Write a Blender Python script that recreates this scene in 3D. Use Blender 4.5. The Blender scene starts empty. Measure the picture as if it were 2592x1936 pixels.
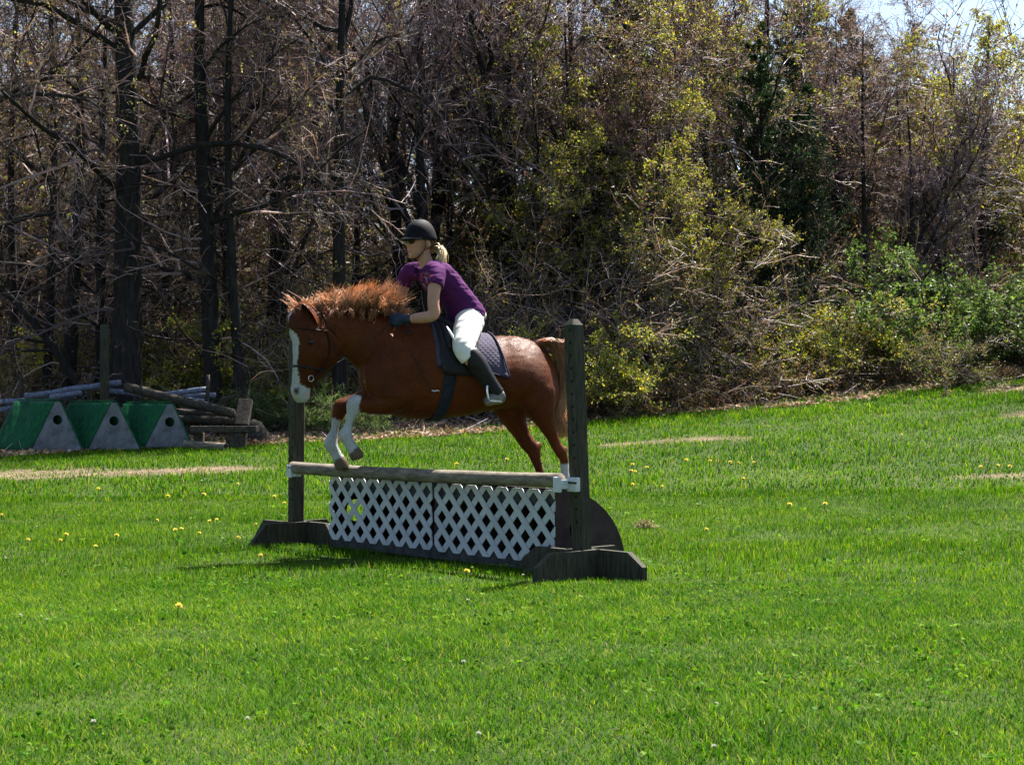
import bpy, bmesh, math, random
import numpy as np
from mathutils import Vector, Matrix

# ------------------------------------------------------------------ camera, sky, sun, exposure
S = bpy.context.scene
COL = S.collection
F = 4100.0                      # focal length in photo pixels (photo 2592 x 1936)
CX, CY = 1296.0, 968.0
CAMZ = 1.03
PITCH = math.atan((1018 - 968) / F)
cam_d = bpy.data.cameras.new('camera')
cam_d.sensor_fit = 'HORIZONTAL'; cam_d.sensor_width = 36.0
cam_d.lens = 36.0 * F / 2592.0
cam_d.clip_start = 0.1; cam_d.clip_end = 2000
cam = bpy.data.objects.new('camera', cam_d); COL.objects.link(cam)
cam.location = (0, 0, CAMZ); cam.rotation_euler = (math.pi / 2 + PITCH, 0, 0)
S.camera = cam

SUN_EL = math.radians(59)
SUN_AZ = math.radians(36)       # to the right of the view direction (+Y), behind the wood
world = bpy.data.worlds.new('World'); S.world = world; world.use_nodes = True
wt = world.node_tree; wt.nodes.clear()
sky = wt.nodes.new('ShaderNodeTexSky'); sky.sky_type = 'NISHITA'; sky.sun_disc = False
sky.sun_elevation = SUN_EL; sky.sun_rotation = SUN_AZ
sky.dust_density = 1.3; sky.air_density = 1.0
bg = wt.nodes.new('ShaderNodeBackground'); bg.inputs['Strength'].default_value = 0.05
wo = wt.nodes.new('ShaderNodeOutputWorld')
wt.links.new(sky.outputs[0], bg.inputs[0]); wt.links.new(bg.outputs[0], wo.inputs[0])
sun_d = bpy.data.lights.new('sun', 'SUN'); sun_d.energy = 5.0; sun_d.angle = math.radians(0.53)
sun_d.color = (1.0, 0.955, 0.88)
sun = bpy.data.objects.new('sun', sun_d); COL.objects.link(sun)
sdir = Vector((math.sin(SUN_AZ) * math.cos(SUN_EL), math.cos(SUN_AZ) * math.cos(SUN_EL), math.sin(SUN_EL)))
sun.rotation_euler = sdir.to_track_quat('Z', 'Y').to_euler(); sun.location = (10, 30, 40)
S.view_settings.view_transform = 'Standard'; S.view_settings.look = 'None'
S.view_settings.exposure = 2.1; S.view_settings.gamma = 1.0
S.view_settings.use_curve_mapping = False
S.render.engine = 'CYCLES'
S.cycles.max_bounces = 3; S.cycles.diffuse_bounces = 2; S.cycles.glossy_bounces = 2; S.cycles.transmission_bounces = 2; S.cycles.transparent_max_bounces = 6
S.cycles.use_denoising = True; S.cycles.use_light_tree = False

rng = np.random.default_rng(7)
random.seed(7)

# ------------------------------------------------------------------ helpers
RIGHT = np.array([1.0, 0, 0]); UPV = np.array([0, -math.sin(PITCH), math.cos(PITCH)]); FWD = np.array([0, math.cos(PITCH), math.sin(PITCH)])
CAM = np.array([0, 0, CAMZ])
def ray(px, py):
    return FWD + RIGHT * ((px - CX) / F) + UPV * ((CY - py) / F)
def P(px, py, Y):
    d = ray(px, py); return CAM + d * (Y / d[1])
def smooth01(x, a, b):
    t = np.clip((x - a) / (b - a), 0, 1); return t * t * (3 - 2 * t)
def gz(x, y):
    x = np.asarray(x, float); y = np.asarray(y, float)
    r = np.maximum(np.minimum(y, 60) - 12, 0); r = r * r / (r + 4.0)
    xc = np.clip(x, -12, 12); s = np.clip(0.062 + np.where(xc > 0, 0.0064, 0.0037) * xc, 0.02, 0.125)
    return r * s + 4.5 * smooth01(y, 33, 62) + 0.012 * np.sin(x * 1.7 + 0.6) * np.sin(y * 1.3 + x * .4) * np.clip((np.abs(y - 11)) / 4, .3, 1)
def ground_hit(px, py):
    d = ray(px, py); Y = 2.0
    while Y < 80:
        p = CAM + d * (Y / d[1])
        if p[2] <= gz(p[0], p[1]): break
        Y += 0.03
    return p
def G(px, Y):
    x = (px - CX) / F * Y
    return np.array([x, Y, float(gz(x, Y))])
def nrm(v):
    v = np.asarray(v, float); return v / (np.linalg.norm(v, axis=-1, keepdims=True) + 1e-12)
_nz = [(rng.normal(size=2), rng.uniform(0, 6.28)) for _ in range(14)]
def noise2(x, y, freq=1.0, seed=0):
    r = np.random.default_rng(seed + 100); v = 0
    for k in range(9):
        a = r.uniform(0, 6.28); w = freq * (0.6 + 0.28 * k); ph = r.uniform(0, 6.28)
        v = v + np.sin((x * math.cos(a) + y * math.sin(a)) * w + ph + 1.3 * np.sin((x * math.sin(a) - y * math.cos(a)) * w * .7 + ph * 2))
    return v / 9 * 1.8
def noise3(p, freq, seed=0):
    r = np.random.default_rng(seed + 500); v = 0
    for k in range(8):
        a = nrm(r.normal(size=3)) * freq * (0.6 + .35 * k)
        b = nrm(r.normal(size=3)) * freq * (0.6 + .35 * k)
        v = v + np.sin(p @ a + r.uniform(0, 6.28) + 1.2 * np.sin(p @ b + r.uniform(0, 6.28)))
    return v / 8 * 1.7

class MB:
    """collects polygons and colours; becomes ONE mesh object"""
    def __init__(s): s.v = []; s.f = []; s.c = []; s.n = 0; s.has_c = False
    def add(s, verts, faces, col=None):
        verts = np.asarray(verts, float).reshape(-1, 3)
        for f in (faces if isinstance(faces, list) else [faces]):
            f = np.asarray(f, np.int64)
            if f.size: s.f.append(f + s.n)
        s.v.append(verts); s.n += len(verts)
        if col is None: c = np.ones((len(verts), 4))
        else:
            s.has_c = True
            c = np.asarray(col, float)
            if c.ndim == 1: c = np.tile(c, (len(verts), 1))
            if c.shape[1] == 3: c = np.hstack([c, np.ones((len(c), 1))])
        s.c.append(c)
        return s
    def merge(s, o):
        if o.n == 0: return s
        for f in o.f: s.f.append(f + s.n)
        s.v += o.v; s.c += o.c; s.n += o.n; s.has_c |= o.has_c
        return s
    def mesh(s, name, mats, off=None, smooth=True):
        v = np.vstack(s.v); 
        if off is not None: v = v - np.asarray(off)
        m = bpy.data.meshes.new(name)
        m.vertices.add(len(v)); m.vertices.foreach_set('co', v.astype(np.float32).ravel())
        sizes = np.concatenate([np.full(len(f), f.shape[1]) for f in s.f])
        loops = np.concatenate([f.ravel() for f in s.f])
        m.loops.add(len(loops)); m.loops.foreach_set('vertex_index', loops.astype(np.int32))
        m.polygons.add(len(sizes))
        st = np.concatenate([[0], np.cumsum(sizes)[:-1]])
        m.polygons.foreach_set('loop_start', st.astype(np.int32))
        try: m.polygons.foreach_set('loop_total', sizes.astype(np.int32))
        except Exception: pass
        m.polygons.foreach_set('use_smooth', np.full(len(sizes), bool(smooth)))
        for mm in (mats if isinstance(mats, (list, tuple)) else [mats]): m.materials.append(mm)
        if s.has_c:
            a = m.color_attributes.new('Col', 'FLOAT_COLOR', 'POINT')
            a.data.foreach_set('color', np.vstack(s.c).astype(np.float32).ravel())
        m.update(); m.validate()
        return m
    # ---- shapes
    def box(s, c, u, v, w, hu, hv, hw, col=None):
        c = np.asarray(c, float); u = nrm(u); v = nrm(v); w = nrm(w)
        V = [c + u * a * hu + v * b * hv + w * d * hw for d in (-1, 1) for b in (-1, 1) for a in (-1, 1)]
        return s.add(V, np.array([[0, 2, 3, 1], [4, 5, 7, 6], [0, 1, 5, 4], [2, 6, 7, 3], [0, 4, 6, 2], [1, 3, 7, 5]]), col)
    def prism(s, poly, axis, half, col=None):
        """poly: (n,3) outline; extruded +-half along axis"""
        poly = np.asarray(poly, float); n = len(poly); a = nrm(axis) * half
        V = np.vstack([poly - a, poly + a])
        i = np.arange(n); j = (i + 1) % n
        return s.add(V, [i[::-1][None], (i + n)[None], np.stack([i, j, j + n, i + n], 1)], col)
    def loft(s, C, A, B, sides=14, expo=2.0, col=None, cap=True):
        C = np.asarray(C, float); A = np.asarray(A, float); B = np.asarray(B, float)
        K = len(C); th = np.arange(sides) * 2 * math.pi / sides
        ct = np.cos(th); sn = np.sin(th)
        ct = np.sign(ct) * np.abs(ct) ** (2 / expo); sn = np.sign(sn) * np.abs(sn) ** (2 / expo)
        V = C[:, None] + A[:, None] * ct[None, :, None] + B[:, None] * sn[None, :, None]
        i = np.arange(K - 1)[:, None] * sides; j = np.arange(sides)[None]; j2 = (j + 1) % sides
        q = np.stack([i + j, i + j2, i + j2 + sides, i + j + sides], -1).reshape(-1, 4)
        fs = [q]; V = V.reshape(-1, 3)
        if cap:
            V = np.vstack([V, C[:1], C[-1:]]); n0 = K * sides
            jj = np.arange(sides); j2 = (jj + 1) % sides
            fs.append(np.stack([j2, jj, np.full(sides, n0)], 1))
            fs.append(np.stack([jj + (K - 1) * sides, j2 + (K - 1) * sides, np.full(sides, n0 + 1)], 1))
        if col is not None and np.ndim(col) == 2:
            c = np.repeat(np.asarray(col), sides, 0)
            if cap: c = np.vstack([c, np.asarray(col)[:1], np.asarray(col)[-1:]])
            col = c
        return s.add(V, fs, col)
    def tube(s, pts, r, sides=8, col=None, flat=None, cap=True):
        pts = np.asarray(pts, float); K = len(pts); r = np.broadcast_to(np.asarray(r, float), (K,))
        T = nrm(np.gradient(pts, axis=0)); A, B = frames(T[None])
        A = A[0]; B = B[0]; fl = 1.0 if flat is None else flat
        return s.loft(pts, A * r[:, None], B * (r * fl)[:, None], sides, 2.0, col, cap)

def frames(T):
    """T (N,K,3) unit tangents -> roughly parallel-transported frames"""
    N, K, _ = T.shape
    ref = np.where(np.abs(T[:, :1, 2:3]) > 0.9, np.array([1.0, 0, 0]), np.array([0, 0, 1.0]))
    A = np.zeros_like(T)
    a = nrm(np.cross(T[:, 0], ref[:, 0]))
    for k in range(K):
        a = nrm(a - T[:, k] * np.sum(a * T[:, k], -1, keepdims=True)); A[:, k] = a
    return A, np.cross(T, A)

def tubes(mb, Pts, R, sides=3, col=None):
    """batch of N tubes with K points each, open ends, tapering"""
    Pts = np.asarray(Pts, float); N, K, _ = Pts.shape
    if N == 0: return
    R = np.broadcast_to(R, (N, K))
    T = nrm(np.gradient(Pts, axis=1)); A, B = frames(T)
    th = np.arange(sides) * 2 * math.pi / sides
    V = Pts[:, :, None] + R[:, :, None, None] * (A[:, :, None] * np.cos(th)[None, None, :, None] + B[:, :, None] * np.sin(th)[None, None, :, None])
    n = np.arange(N)[:, None, None] * K * sides; i = np.arange(K - 1)[None, :, None] * sides; j = np.arange(sides)[None, None]
    j2 = (j + 1) % sides
    q = np.stack(np.broadcast_arrays(n + i + j, n + i + j2, n + i + j2 + sides, n + i + j + sides), -1).reshape(-1, 4)
    c = None
    if col is not None:
        c = np.asarray(col, float)
        if c.ndim == 1: c = np.tile(c, (N, 1))
        if c.ndim == 2: c = np.repeat(c[:, None], K, 1)
        c = np.repeat(c.reshape(N * K, -1), sides, 0)
    mb.add(V.reshape(-1, 3), q, c)

def leaves(mb, C, size, col, dirs=None, width=0.55, r=rng):
    """rhombic leaves, slightly folded: two triangles each"""
    N = len(C); d = nrm(r.normal(size=(N, 3))) if dirs is None else nrm(dirs)
    s = nrm(np.cross(d, r.normal(size=(N, 3)))); nn = np.cross(d, s)
    L = np.broadcast_to(size, (N,))[:, None]
    V = np.stack([C, C + d * L * .5 + s * L * width * .5 + nn * L * .12, C + d * L, C + d * L * .5 - s * L * width * .5 + nn * L * .12], 1)
    i = np.arange(N)[:, None] * 4
    f = np.concatenate([i + np.array([[0, 1, 2]]), i + np.array([[0, 2, 3]])])
    c = np.asarray(col, float)
    if c.ndim == 1: c = np.tile(c, (N, 1))
    mb.add(V.reshape(-1, 3), f, np.repeat(c, 4, 0))

def crom(X, n):
    X = np.asarray(X, float); K = len(X)
    t = np.linspace(0, K - 1 - 1e-9, n); i = t.astype(int); u = (t - i)[:, None]
    p0 = X[np.maximum(i - 1, 0)]; p1 = X[i]; p2 = X[np.minimum(i + 1, K - 1)]; p3 = X[np.minimum(i + 2, K - 1)]
    return .5 * (2 * p1 + (p2 - p0) * u + (2 * p0 - 5 * p1 + 4 * p2 - p3) * u * u + (3 * p1 - p0 - 3 * p2 + p3) * u ** 3)

def thing(name, label, cat, loc=(0, 0, 0), group=None):
    o = bpy.data.objects.new(name, None); COL.objects.link(o)
    o.location = tuple(float(q) for q in loc); o.empty_display_size = .2
    o['label'] = label; o['category'] = cat
    if group: o['group'] = group
    return o
def root_of(o):
    while o.parent: o = o.parent
    return o
def part(name, mb, mat, parent, smooth=True, label=None):
    off = np.array(root_of(parent).location)
    m = mb if isinstance(mb, bpy.types.Mesh) else mb.mesh(name, mat, off, smooth)
    o = bpy.data.objects.new(name, m); COL.objects.link(o); o.parent = parent
    if label: o['label'] = label
    return o
def single(name, mb, mat, label, cat, loc=(0, 0, 0), group=None, kind=None, smooth=True):
    o = bpy.data.objects.new(name, mb.mesh(name, mat, loc, smooth)); COL.objects.link(o)
    o.location = tuple(float(q) for q in loc)
    if label: o['label'] = label
    if cat: o['category'] = cat
    if group: o['group'] = group
    if kind: o['kind'] = kind
    return o
def copy_tree(o, parent=None):
    c = o.copy(); COL.objects.link(c); c.parent = parent
    for ch in [k for k in bpy.data.objects if k.parent == o]: copy_tree(ch, c)
    return c
def mod(o, kind, **kw):
    m = o.modifiers.new(kind.lower(), kind)
    for k, v in kw.items(): setattr(m, k, v)
    return m
def remesh(mb, voxel, iters=6, fac=.5):
    """union of overlapping closed lofts -> one continuous skin; returns verts, quads"""
    me = mb.mesh('tmp', []); ob = bpy.data.objects.new('tmp', me); COL.objects.link(ob)
    mod(ob, 'REMESH', mode='VOXEL', voxel_size=voxel, use_smooth_shade=True)
    mod(ob, 'SMOOTH', factor=fac, iterations=iters)
    dg = bpy.context.evaluated_depsgraph_get(); ev = ob.evaluated_get(dg)
    m2 = bpy.data.meshes.new_from_object(ev)
    n = len(m2.vertices); v = np.zeros(n * 3, np.float32); m2.vertices.foreach_get('co', v)
    L = len(m2.loops); li = np.zeros(L, np.int32); m2.loops.foreach_get('vertex_index', li)
    ls = np.zeros(len(m2.polygons), np.int32); m2.polygons.foreach_get('loop_total', ls)
    bpy.data.objects.remove(ob); bpy.data.meshes.remove(me); bpy.data.meshes.remove(m2)
    st = np.concatenate([[0], np.cumsum(ls)[:-1]])
    fs = []
    for k in (3, 4):
        ii = st[ls == k]
        if len(ii): fs.append(li[ii[:, None] + np.arange(k)[None]])
    return v.reshape(-1, 3).astype(float), fs

# ------------------------------------------------------------------ materials (procedural)
def newmat(name):
    m = bpy.data.materials.new(name); m.use_nodes = True
    nt = m.node_tree; nt.nodes.clear()
    out = nt.nodes.new('ShaderNodeOutputMaterial')
    return m, nt, out
def mat_plain(name, c1, c2, scale=8.0, rough=.7, stretch=(1, 1, 1), bump=.15, bscale=None, attr=False, spec=.2, detail=6, metal=0, sheen=0, pos=(.35, .68)):
    m, nt, out = newmat(name); N = nt.nodes.new; L = nt.links.new
    b = N('ShaderNodeBsdfPrincipled'); b.inputs['Roughness'].default_value = rough
    b.inputs['Specular IOR Level'].default_value = spec; b.inputs['Metallic'].default_value = metal
    if sheen: b.inputs['Sheen Weight'].default_value = sheen
    tc = N('ShaderNodeTexCoord'); mp = N('ShaderNodeMapping'); mp.inputs['Scale'].default_value = stretch
    L(tc.outputs['Object'], mp.inputs[0])
    n = N('ShaderNodeTexNoise'); n.inputs['Scale'].default_value = scale; n.inputs['Detail'].default_value = detail; n.inputs['Roughness'].default_value = .65
    L(mp.outputs[0], n.inputs['Vector'])
    r = N('ShaderNodeValToRGB'); r.color_ramp.elements[0].color = (*c1, 1); r.color_ramp.elements[1].color = (*c2, 1)
    r.color_ramp.elements[0].position = pos[0]; r.color_ramp.elements[1].position = pos[1]
    L(n.outputs[0], r.inputs[0]); c = r.outputs[0]
    if attr:
        a = N('ShaderNodeVertexColor'); a.layer_name = 'Col'
        mx = N('ShaderNodeMix'); mx.data_type = 'RGBA'; mx.blend_type = 'MULTIPLY'; mx.inputs[0].default_value = 1
        L(a.outputs[0], mx.inputs[6]); L(c, mx.inputs[7]); c = mx.outputs[2]
    L(c, b.inputs['Base Color'])
    if bump:
        n2 = N('ShaderNodeTexNoise'); n2.inputs['Scale'].default_value = bscale or scale * 4; n2.inputs['Detail'].default_value = 4
        L(mp.outputs[0], n2.inputs['Vector'])
        bp = N('ShaderNodeBump'); bp.inputs['Strength'].default_value = bump; bp.inputs['Distance'].default_value = min(.01, .35 / ((bscale or scale * 4) * max(stretch)))
        L(n2.outputs[0], bp.inputs['Height']); L(bp.outputs[0], b.inputs['Normal'])
    L(b.outputs[0], out.inputs[0])
    return m
def mat_leaf(name, trans=.45, rough=.5, spec=.25, tint=(1.15, 1.1, .6)):
    m, nt, out = newmat(name); N = nt.nodes.new; L = nt.links.new
    a = N('ShaderNodeVertexColor'); a.layer_name = 'Col'
    b = N('ShaderNodeBsdfPrincipled'); b.inputs['Roughness'].default_value = rough; b.inputs['Specular IOR Level'].default_value = spec
    L(a.outputs[0], b.inputs['Base Color'])
    t = N('ShaderNodeBsdfTranslucent'); mx = N('ShaderNodeMix'); mx.data_type = 'RGBA'; mx.blend_type = 'MULTIPLY'; mx.inputs[0].default_value = 1
    L(a.outputs[0], mx.inputs[6]); mx.inputs[7].default_value = (*tint, 1); L(mx.outputs[2], t.inputs[0])
    s = N('ShaderNodeMixShader'); s.inputs[0].default_value = trans
    L(b.outputs[0], s.inputs[1]); L(t.outputs[0], s.inputs[2]); L(s.outputs[0], out.inputs[0])
    return m

M = {}
M['bark'] = mat_plain('bark', (.009, .008, .008), (.034, .029, .028), 14, .9, (1, 1, .25), .8, 30)
M['twig'] = mat_plain('twig_bark', (.75, .75, .75), (1.15, 1.1, 1.1), 3, .6, attr=True, bump=0)
M['leaf'] = mat_leaf('spring_leaf')
M['cedar'] = mat_leaf('cedar_foliage', .25, .6, .2, (1.1, 1.1, .7))
M['grass'] = mat_leaf('grass_blade', .40, .6, .05, (1.05, 1.2, .4))
M['litter'] = mat_leaf('dead_leaf', .2, .8, .15, (1.1, 1, .8))
M['jump_wood'] = mat_plain('weathered_timber', (.018, .018, .0125), (.062, .058, .041), 9, .85, (6, 6, .8), .6, 26)
M['rail_wood'] = mat_plain('weathered_rail', (.075, .062, .047), (.24, .205, .16), 7, .85, (1.2, 1.2, 6), .35, 30)
M['lattice'] = mat_plain('white_lattice_plastic', (.33, .355, .39), (.44, .465, .50), 5, .5, bump=.06)
M['dark_panel'] = mat_plain('dark_stained_plywood', (.016, .011, .012), (.05, .034, .034), 6, .8, bump=.35)
M['grey_board'] = mat_plain('grey_board', (.022, .024, .026), (.06, .062, .064), 8, .85, (2, 2, 2), .4)
M['cup'] = mat_plain('white_cup_plastic', (.40, .42, .45), (.55, .56, .58), 12, .45, bump=.05)
M['dark_metal'] = mat_plain('dark_metal', (.02, .02, .022), (.06, .06, .06), 20, .5, metal=.7, bump=.1)
M['steel'] = mat_plain('steel', (.45, .45, .45), (.7, .7, .7), 20, .28, metal=1, bump=.02)
M['carpet'] = mat_plain('green_turf_carpet', (.004, .040, .018), (.026, .145, .065), 5, .95, (9, 9, .7), 1.0, 60, spec=.1, pos=(.3, .72))
M['coop_wood'] = mat_plain('grey_coop_plywood', (.08, .086, .098), (.21, .215, .235), 5, .85, bump=.3)
M['hole'] = mat_plain('dark_inside', (.004, .004, .004), (.012, .012, .012), 5, .9, bump=0)
M['paint_pole'] = mat_plain('faded_painted_pole', (.055, .07, .12), (.20, .22, .29), 7, .55, (3, 3, 3), .3)
M['old_wood'] = mat_plain('old_brown_wood', (.018, .015, .012), (.085, .07, .056), 8, .9, (3, 3, 3), .6)
# ------------------------------------------------------------------ the ground
def bare(x, y):
    """worn, bare strips in the lawn (0 grass .. 1 bare)"""
    w = noise2(x, y, 2.4, 3) * .35 + noise2(x, y, 7, 4) * .22
    v = np.zeros_like(np.asarray(x, float))
    for (px, py, rx, ry) in PATCH:
        c = ground_hit_cache[(px, py)]
        d = ((x - c[0]) / rx) ** 2 + ((y - c[1]) / ry) ** 2
        v = np.maximum(v, smooth01(1.0 - np.sqrt(d) + w * 1.1, -.25, .75))
    return v
PATCH = [(90, 1198, 1.2, .75), (380, 1196, .9, .6), (600, 1188, .7, .5), (1630, 1122, .45, .4), (1810, 1113, .55, .42),
         (1560, 1126, .35, .25), (2530, 1207, .62, .2), (2575, 1050, .35, .3), (2570, 985, .6, .5)]
ground_hit_cache = {k[:2]: ground_hit(k[0], k[1]) for k in PATCH}
def edge_y(x):
    """where the mown grass ends and the wood's floor begins"""
    return 25.3 + .33 * np.clip(x, -14, 14) + .4 * np.sin(x * .9)

def make_ground():
    ys = np.concatenate([np.linspace(-60, 2, 12), np.arange(2.3, 14, .12), np.arange(14, 50, .3), np.geomspace(50, 900, 26)])
    xs = np.concatenate([-np.geomspace(900, 14, 18), np.arange(-13.7, 13.8, .25), np.geomspace(14, 900, 18)])
    X, Y = np.meshgrid(xs, ys); Z = gz(X, Y)
    n, k = X.shape
    i = np.arange(n - 1)[:, None] * k + np.arange(k - 1)[None]
    q = np.stack([i, i + 1, i + k + 1, i + k], -1).reshape(-1, 4)
    x = X.ravel(); y = Y.ravel()
    b = bare(x, y)[:, None]
    w = smooth01(y - edge_y(x) + noise2(x, y, 1.5, 9) * .8, -.4, .8)[:, None]
    pn = (noise2(x, y, .9, 21) * .5 + .5)[:, None]
    g = np.array([[.022, .042, .006]]) * (1 - pn) + np.array([[.038, .06, .009]]) * pn
    soil = np.array([[.20, .145, .105]]) * (0.8 + .35 * noise2(x, y, 9, 6))[:, None]
    lit = np.array([[.13, .095, .06]]) * (0.9 + .3 * noise2(x, y, 6, 8))[:, None]
    c = g * (1 - b) + soil * b; c = c * (1 - w) + lit * w
    mb = MB(); mb.add(np.stack([x, y, Z.ravel()], 1), q, np.clip(c, 0, 1))
    m = mat_plain('ground_soil', (.6, .6, .6), (1.25, 1.2, 1.15), 9, .95, attr=True, bump=.6, bscale=40, spec=.1, detail=8)
    single('ground', mb, m, None, None, kind='structure')
make_ground()

# ------------------------------------------------------------------ grass: blades by the hundred thousand, one mass
def occupied(x, y):
    return np.zeros(len(x), bool)
def blades(mb, n, y0, y1, hmin, hmax, wid, seg, seed, spread=1.12, tan=.015):
    r = np.random.default_rng(seed)
    y = np.sqrt(r.uniform(y0 ** 2, y1 ** 2, n)); x = r.uniform(-.5, .5, n) * .632 * spread * y
    b = bare(x, y); keep = (r.uniform(size=n) > b * .5) & (y < edge_y(x) + .8 + noise2(x, y, 2, 5) * .8)
    x, y, b = x[keep], y[keep], b[keep]; n = len(x)
    z = gz(x, y)
    patch = noise2(x, y, 1.1, 21) * .5 + .5; fine = np.clip(noise2(x, y, 9.0, 22) * .75 + .5, 0, 1); lush = noise2(x, y, 2.6, 23)
    h = r.uniform(hmin, hmax, n) * (0.85 + .35 * np.clip(lush, -1, 1)) * (1 - .55 * b)
    az = r.uniform(0, 6.283, n); lean = r.uniform(.15, .8, n)
    d = np.stack([np.cos(az) * lean, np.sin(az) * lean, np.ones(n)], 1)
    side = np.stack([-np.sin(az + r.normal(0, .6, n)), np.cos(az), np.zeros(n)], 1); side = nrm(side)
    w = wid * r.uniform(.6, 1.3, n)
    B = np.stack([x, y, z - .006], 1)
    cA = np.array([.016, .066, .003]); cB = np.array([.098, .196, .006]); cC = np.array([.23, .275, .02])
    big = noise2(x, y * 2.2, .55, 25) * .5 + .5
    t = np.clip(.30 * patch + .30 * fine + .42 * big + r.normal(0, .27, n), 0, 1)[:, None]
    c = cA * (1 - t) + cB * t
    hi = (r.uniform(size=n) < .05 + .16 * fine * patch * 1.6)[:, None]; c = np.where(hi, cC * r.uniform(.75, 1.1, (n, 1)), c)
    dk = (r.uniform(size=n) < .10)[:, None]; c = np.where(dk, np.array([.018, .062, .014]), c)
    dry = (r.uniform(size=n) < tan + .55 * b)[:, None]; c = np.where(dry, np.array([.27, .20, .125]) * r.uniform(.5, 1.15, (n, 1)), c)
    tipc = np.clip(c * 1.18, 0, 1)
    if seg == 1:
        V = np.stack([B - side * w[:, None], B + side * w[:, None], B + d * h[:, None]], 1)
        f = np.arange(n)[:, None] * 3 + np.array([[0, 1, 2]])
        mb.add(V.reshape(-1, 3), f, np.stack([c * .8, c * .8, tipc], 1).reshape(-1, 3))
    else:
        mid = B + d * h[:, None] * .55; tip = mid + (d * np.array([1.9, 1.9, .62])) * h[:, None] * .5
        V = np.stack([B - side * w[:, None], B + side * w[:, None], mid - side * w[:, None] * .8, mid + side * w[:, None] * .8, tip], 1)
        i = np.arange(n)[:, None] * 5
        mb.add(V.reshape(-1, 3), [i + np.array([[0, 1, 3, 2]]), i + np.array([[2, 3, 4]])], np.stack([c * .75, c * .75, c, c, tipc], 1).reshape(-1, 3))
def clover(mb, n, y0, y1, size, seed):
    r = np.random.default_rng(seed)
    y = np.sqrt(r.uniform(y0 ** 2, y1 ** 2, n)); x = r.uniform(-.5, .5, n) * .632 * 1.1 * y
    k = (noise2(x, y, 2.2, 31) + r.normal(0, .35, n) > .25) & (bare(x, y) < .3); x, y = x[k], y[k]; n = len(x)
    C = np.stack([x, y, gz(x, y) + r.uniform(.012, .045, n)], 1)
    base = np.where((r.uniform(size=n) < .6)[:, None], np.array([[.055, .14, .014]]), np.array([[.11, .19, .022]])) * r.uniform(.75, 1.2, (n, 1))
    for a in range(3):
        az = r.uniform(0, 6.28, n)
        leaves(mb, C, r.uniform(.7, 1.3, n) * size, base, np.stack([np.cos(az), np.sin(az), r.uniform(.0, .5, n)], 1), .9, r)
gm = MB()
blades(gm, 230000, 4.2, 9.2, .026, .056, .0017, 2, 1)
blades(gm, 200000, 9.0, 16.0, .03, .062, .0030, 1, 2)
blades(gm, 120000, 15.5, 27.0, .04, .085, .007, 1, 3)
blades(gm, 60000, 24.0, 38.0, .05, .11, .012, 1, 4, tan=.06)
clover(gm, 3500, 4.2, 10, .019, 5)
clover(gm, 1500, 10, 20, .03, 6)
single('lawn_grass', gm, M['grass'], 'short mown spring grass and clover covering the field', 'grass', kind='stuff')

# ------------------------------------------------------------------ trees
def children_of(Pp, per, t0, t1, ang, ang_sd, ratio, K, up, jit, r, droop=0.0, rr=None, Rp=None, rad_ratio=.55, tip=.25):
    """grow side branches from a batch of parent polylines"""
    N, Kp, _ = Pp.shape; n = N * per
    par = np.repeat(np.arange(N), per); t = r.uniform(t0, t1, n)
    u = t * (Kp - 1); i = np.minimum(u.astype(int), Kp - 2); w = (u - i)[:, None]
    base = Pp[par, i] * (1 - w) + Pp[par, i + 1] * w
    tan = nrm(Pp[par, i + 1] - Pp[par, i])
    pl = np.linalg.norm(np.diff(Pp, axis=1), axis=2).sum(1)[par]
    perp = nrm(np.cross(tan, r.normal(size=(n, 3))))
    a = np.radians(r.normal(ang, ang_sd, n))[:, None]
    d = tan * np.cos(a) + perp * np.sin(a); d[:, 2] += up; d = nrm(d)
    Ln = pl * ratio * r.uniform(.55, 1.25, n) * (1.15 - .55 * t)
    pts = [base]; st = (Ln / (K - 1))[:, None]
    for k in range(1, K):
        d = nrm(d + r.normal(0, jit, (n, 3)) + np.array([0, 0, 1.0]) * (up * .35 - droop * k / K))
        pts.append(pts[-1] + d * st)
    Pc = np.stack(pts, 1)
    Rc = None
    if Rp is not None:
        rb = (Rp[par, i] * (1 - w[:, 0]) + Rp[par, i + 1] * w[:, 0]) * rad_ratio
        Rc = rb[:, None] * np.linspace(1, tip, K)[None]
    return Pc, Rc
def pick(r, n, cols, var=.25):
    cols = np.asarray(cols, float); c = cols[r.integers(0, len(cols), n)]
    return np.clip(c * r.uniform(1 - var, 1 + var, (n, 1)), 0, 1)

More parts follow.
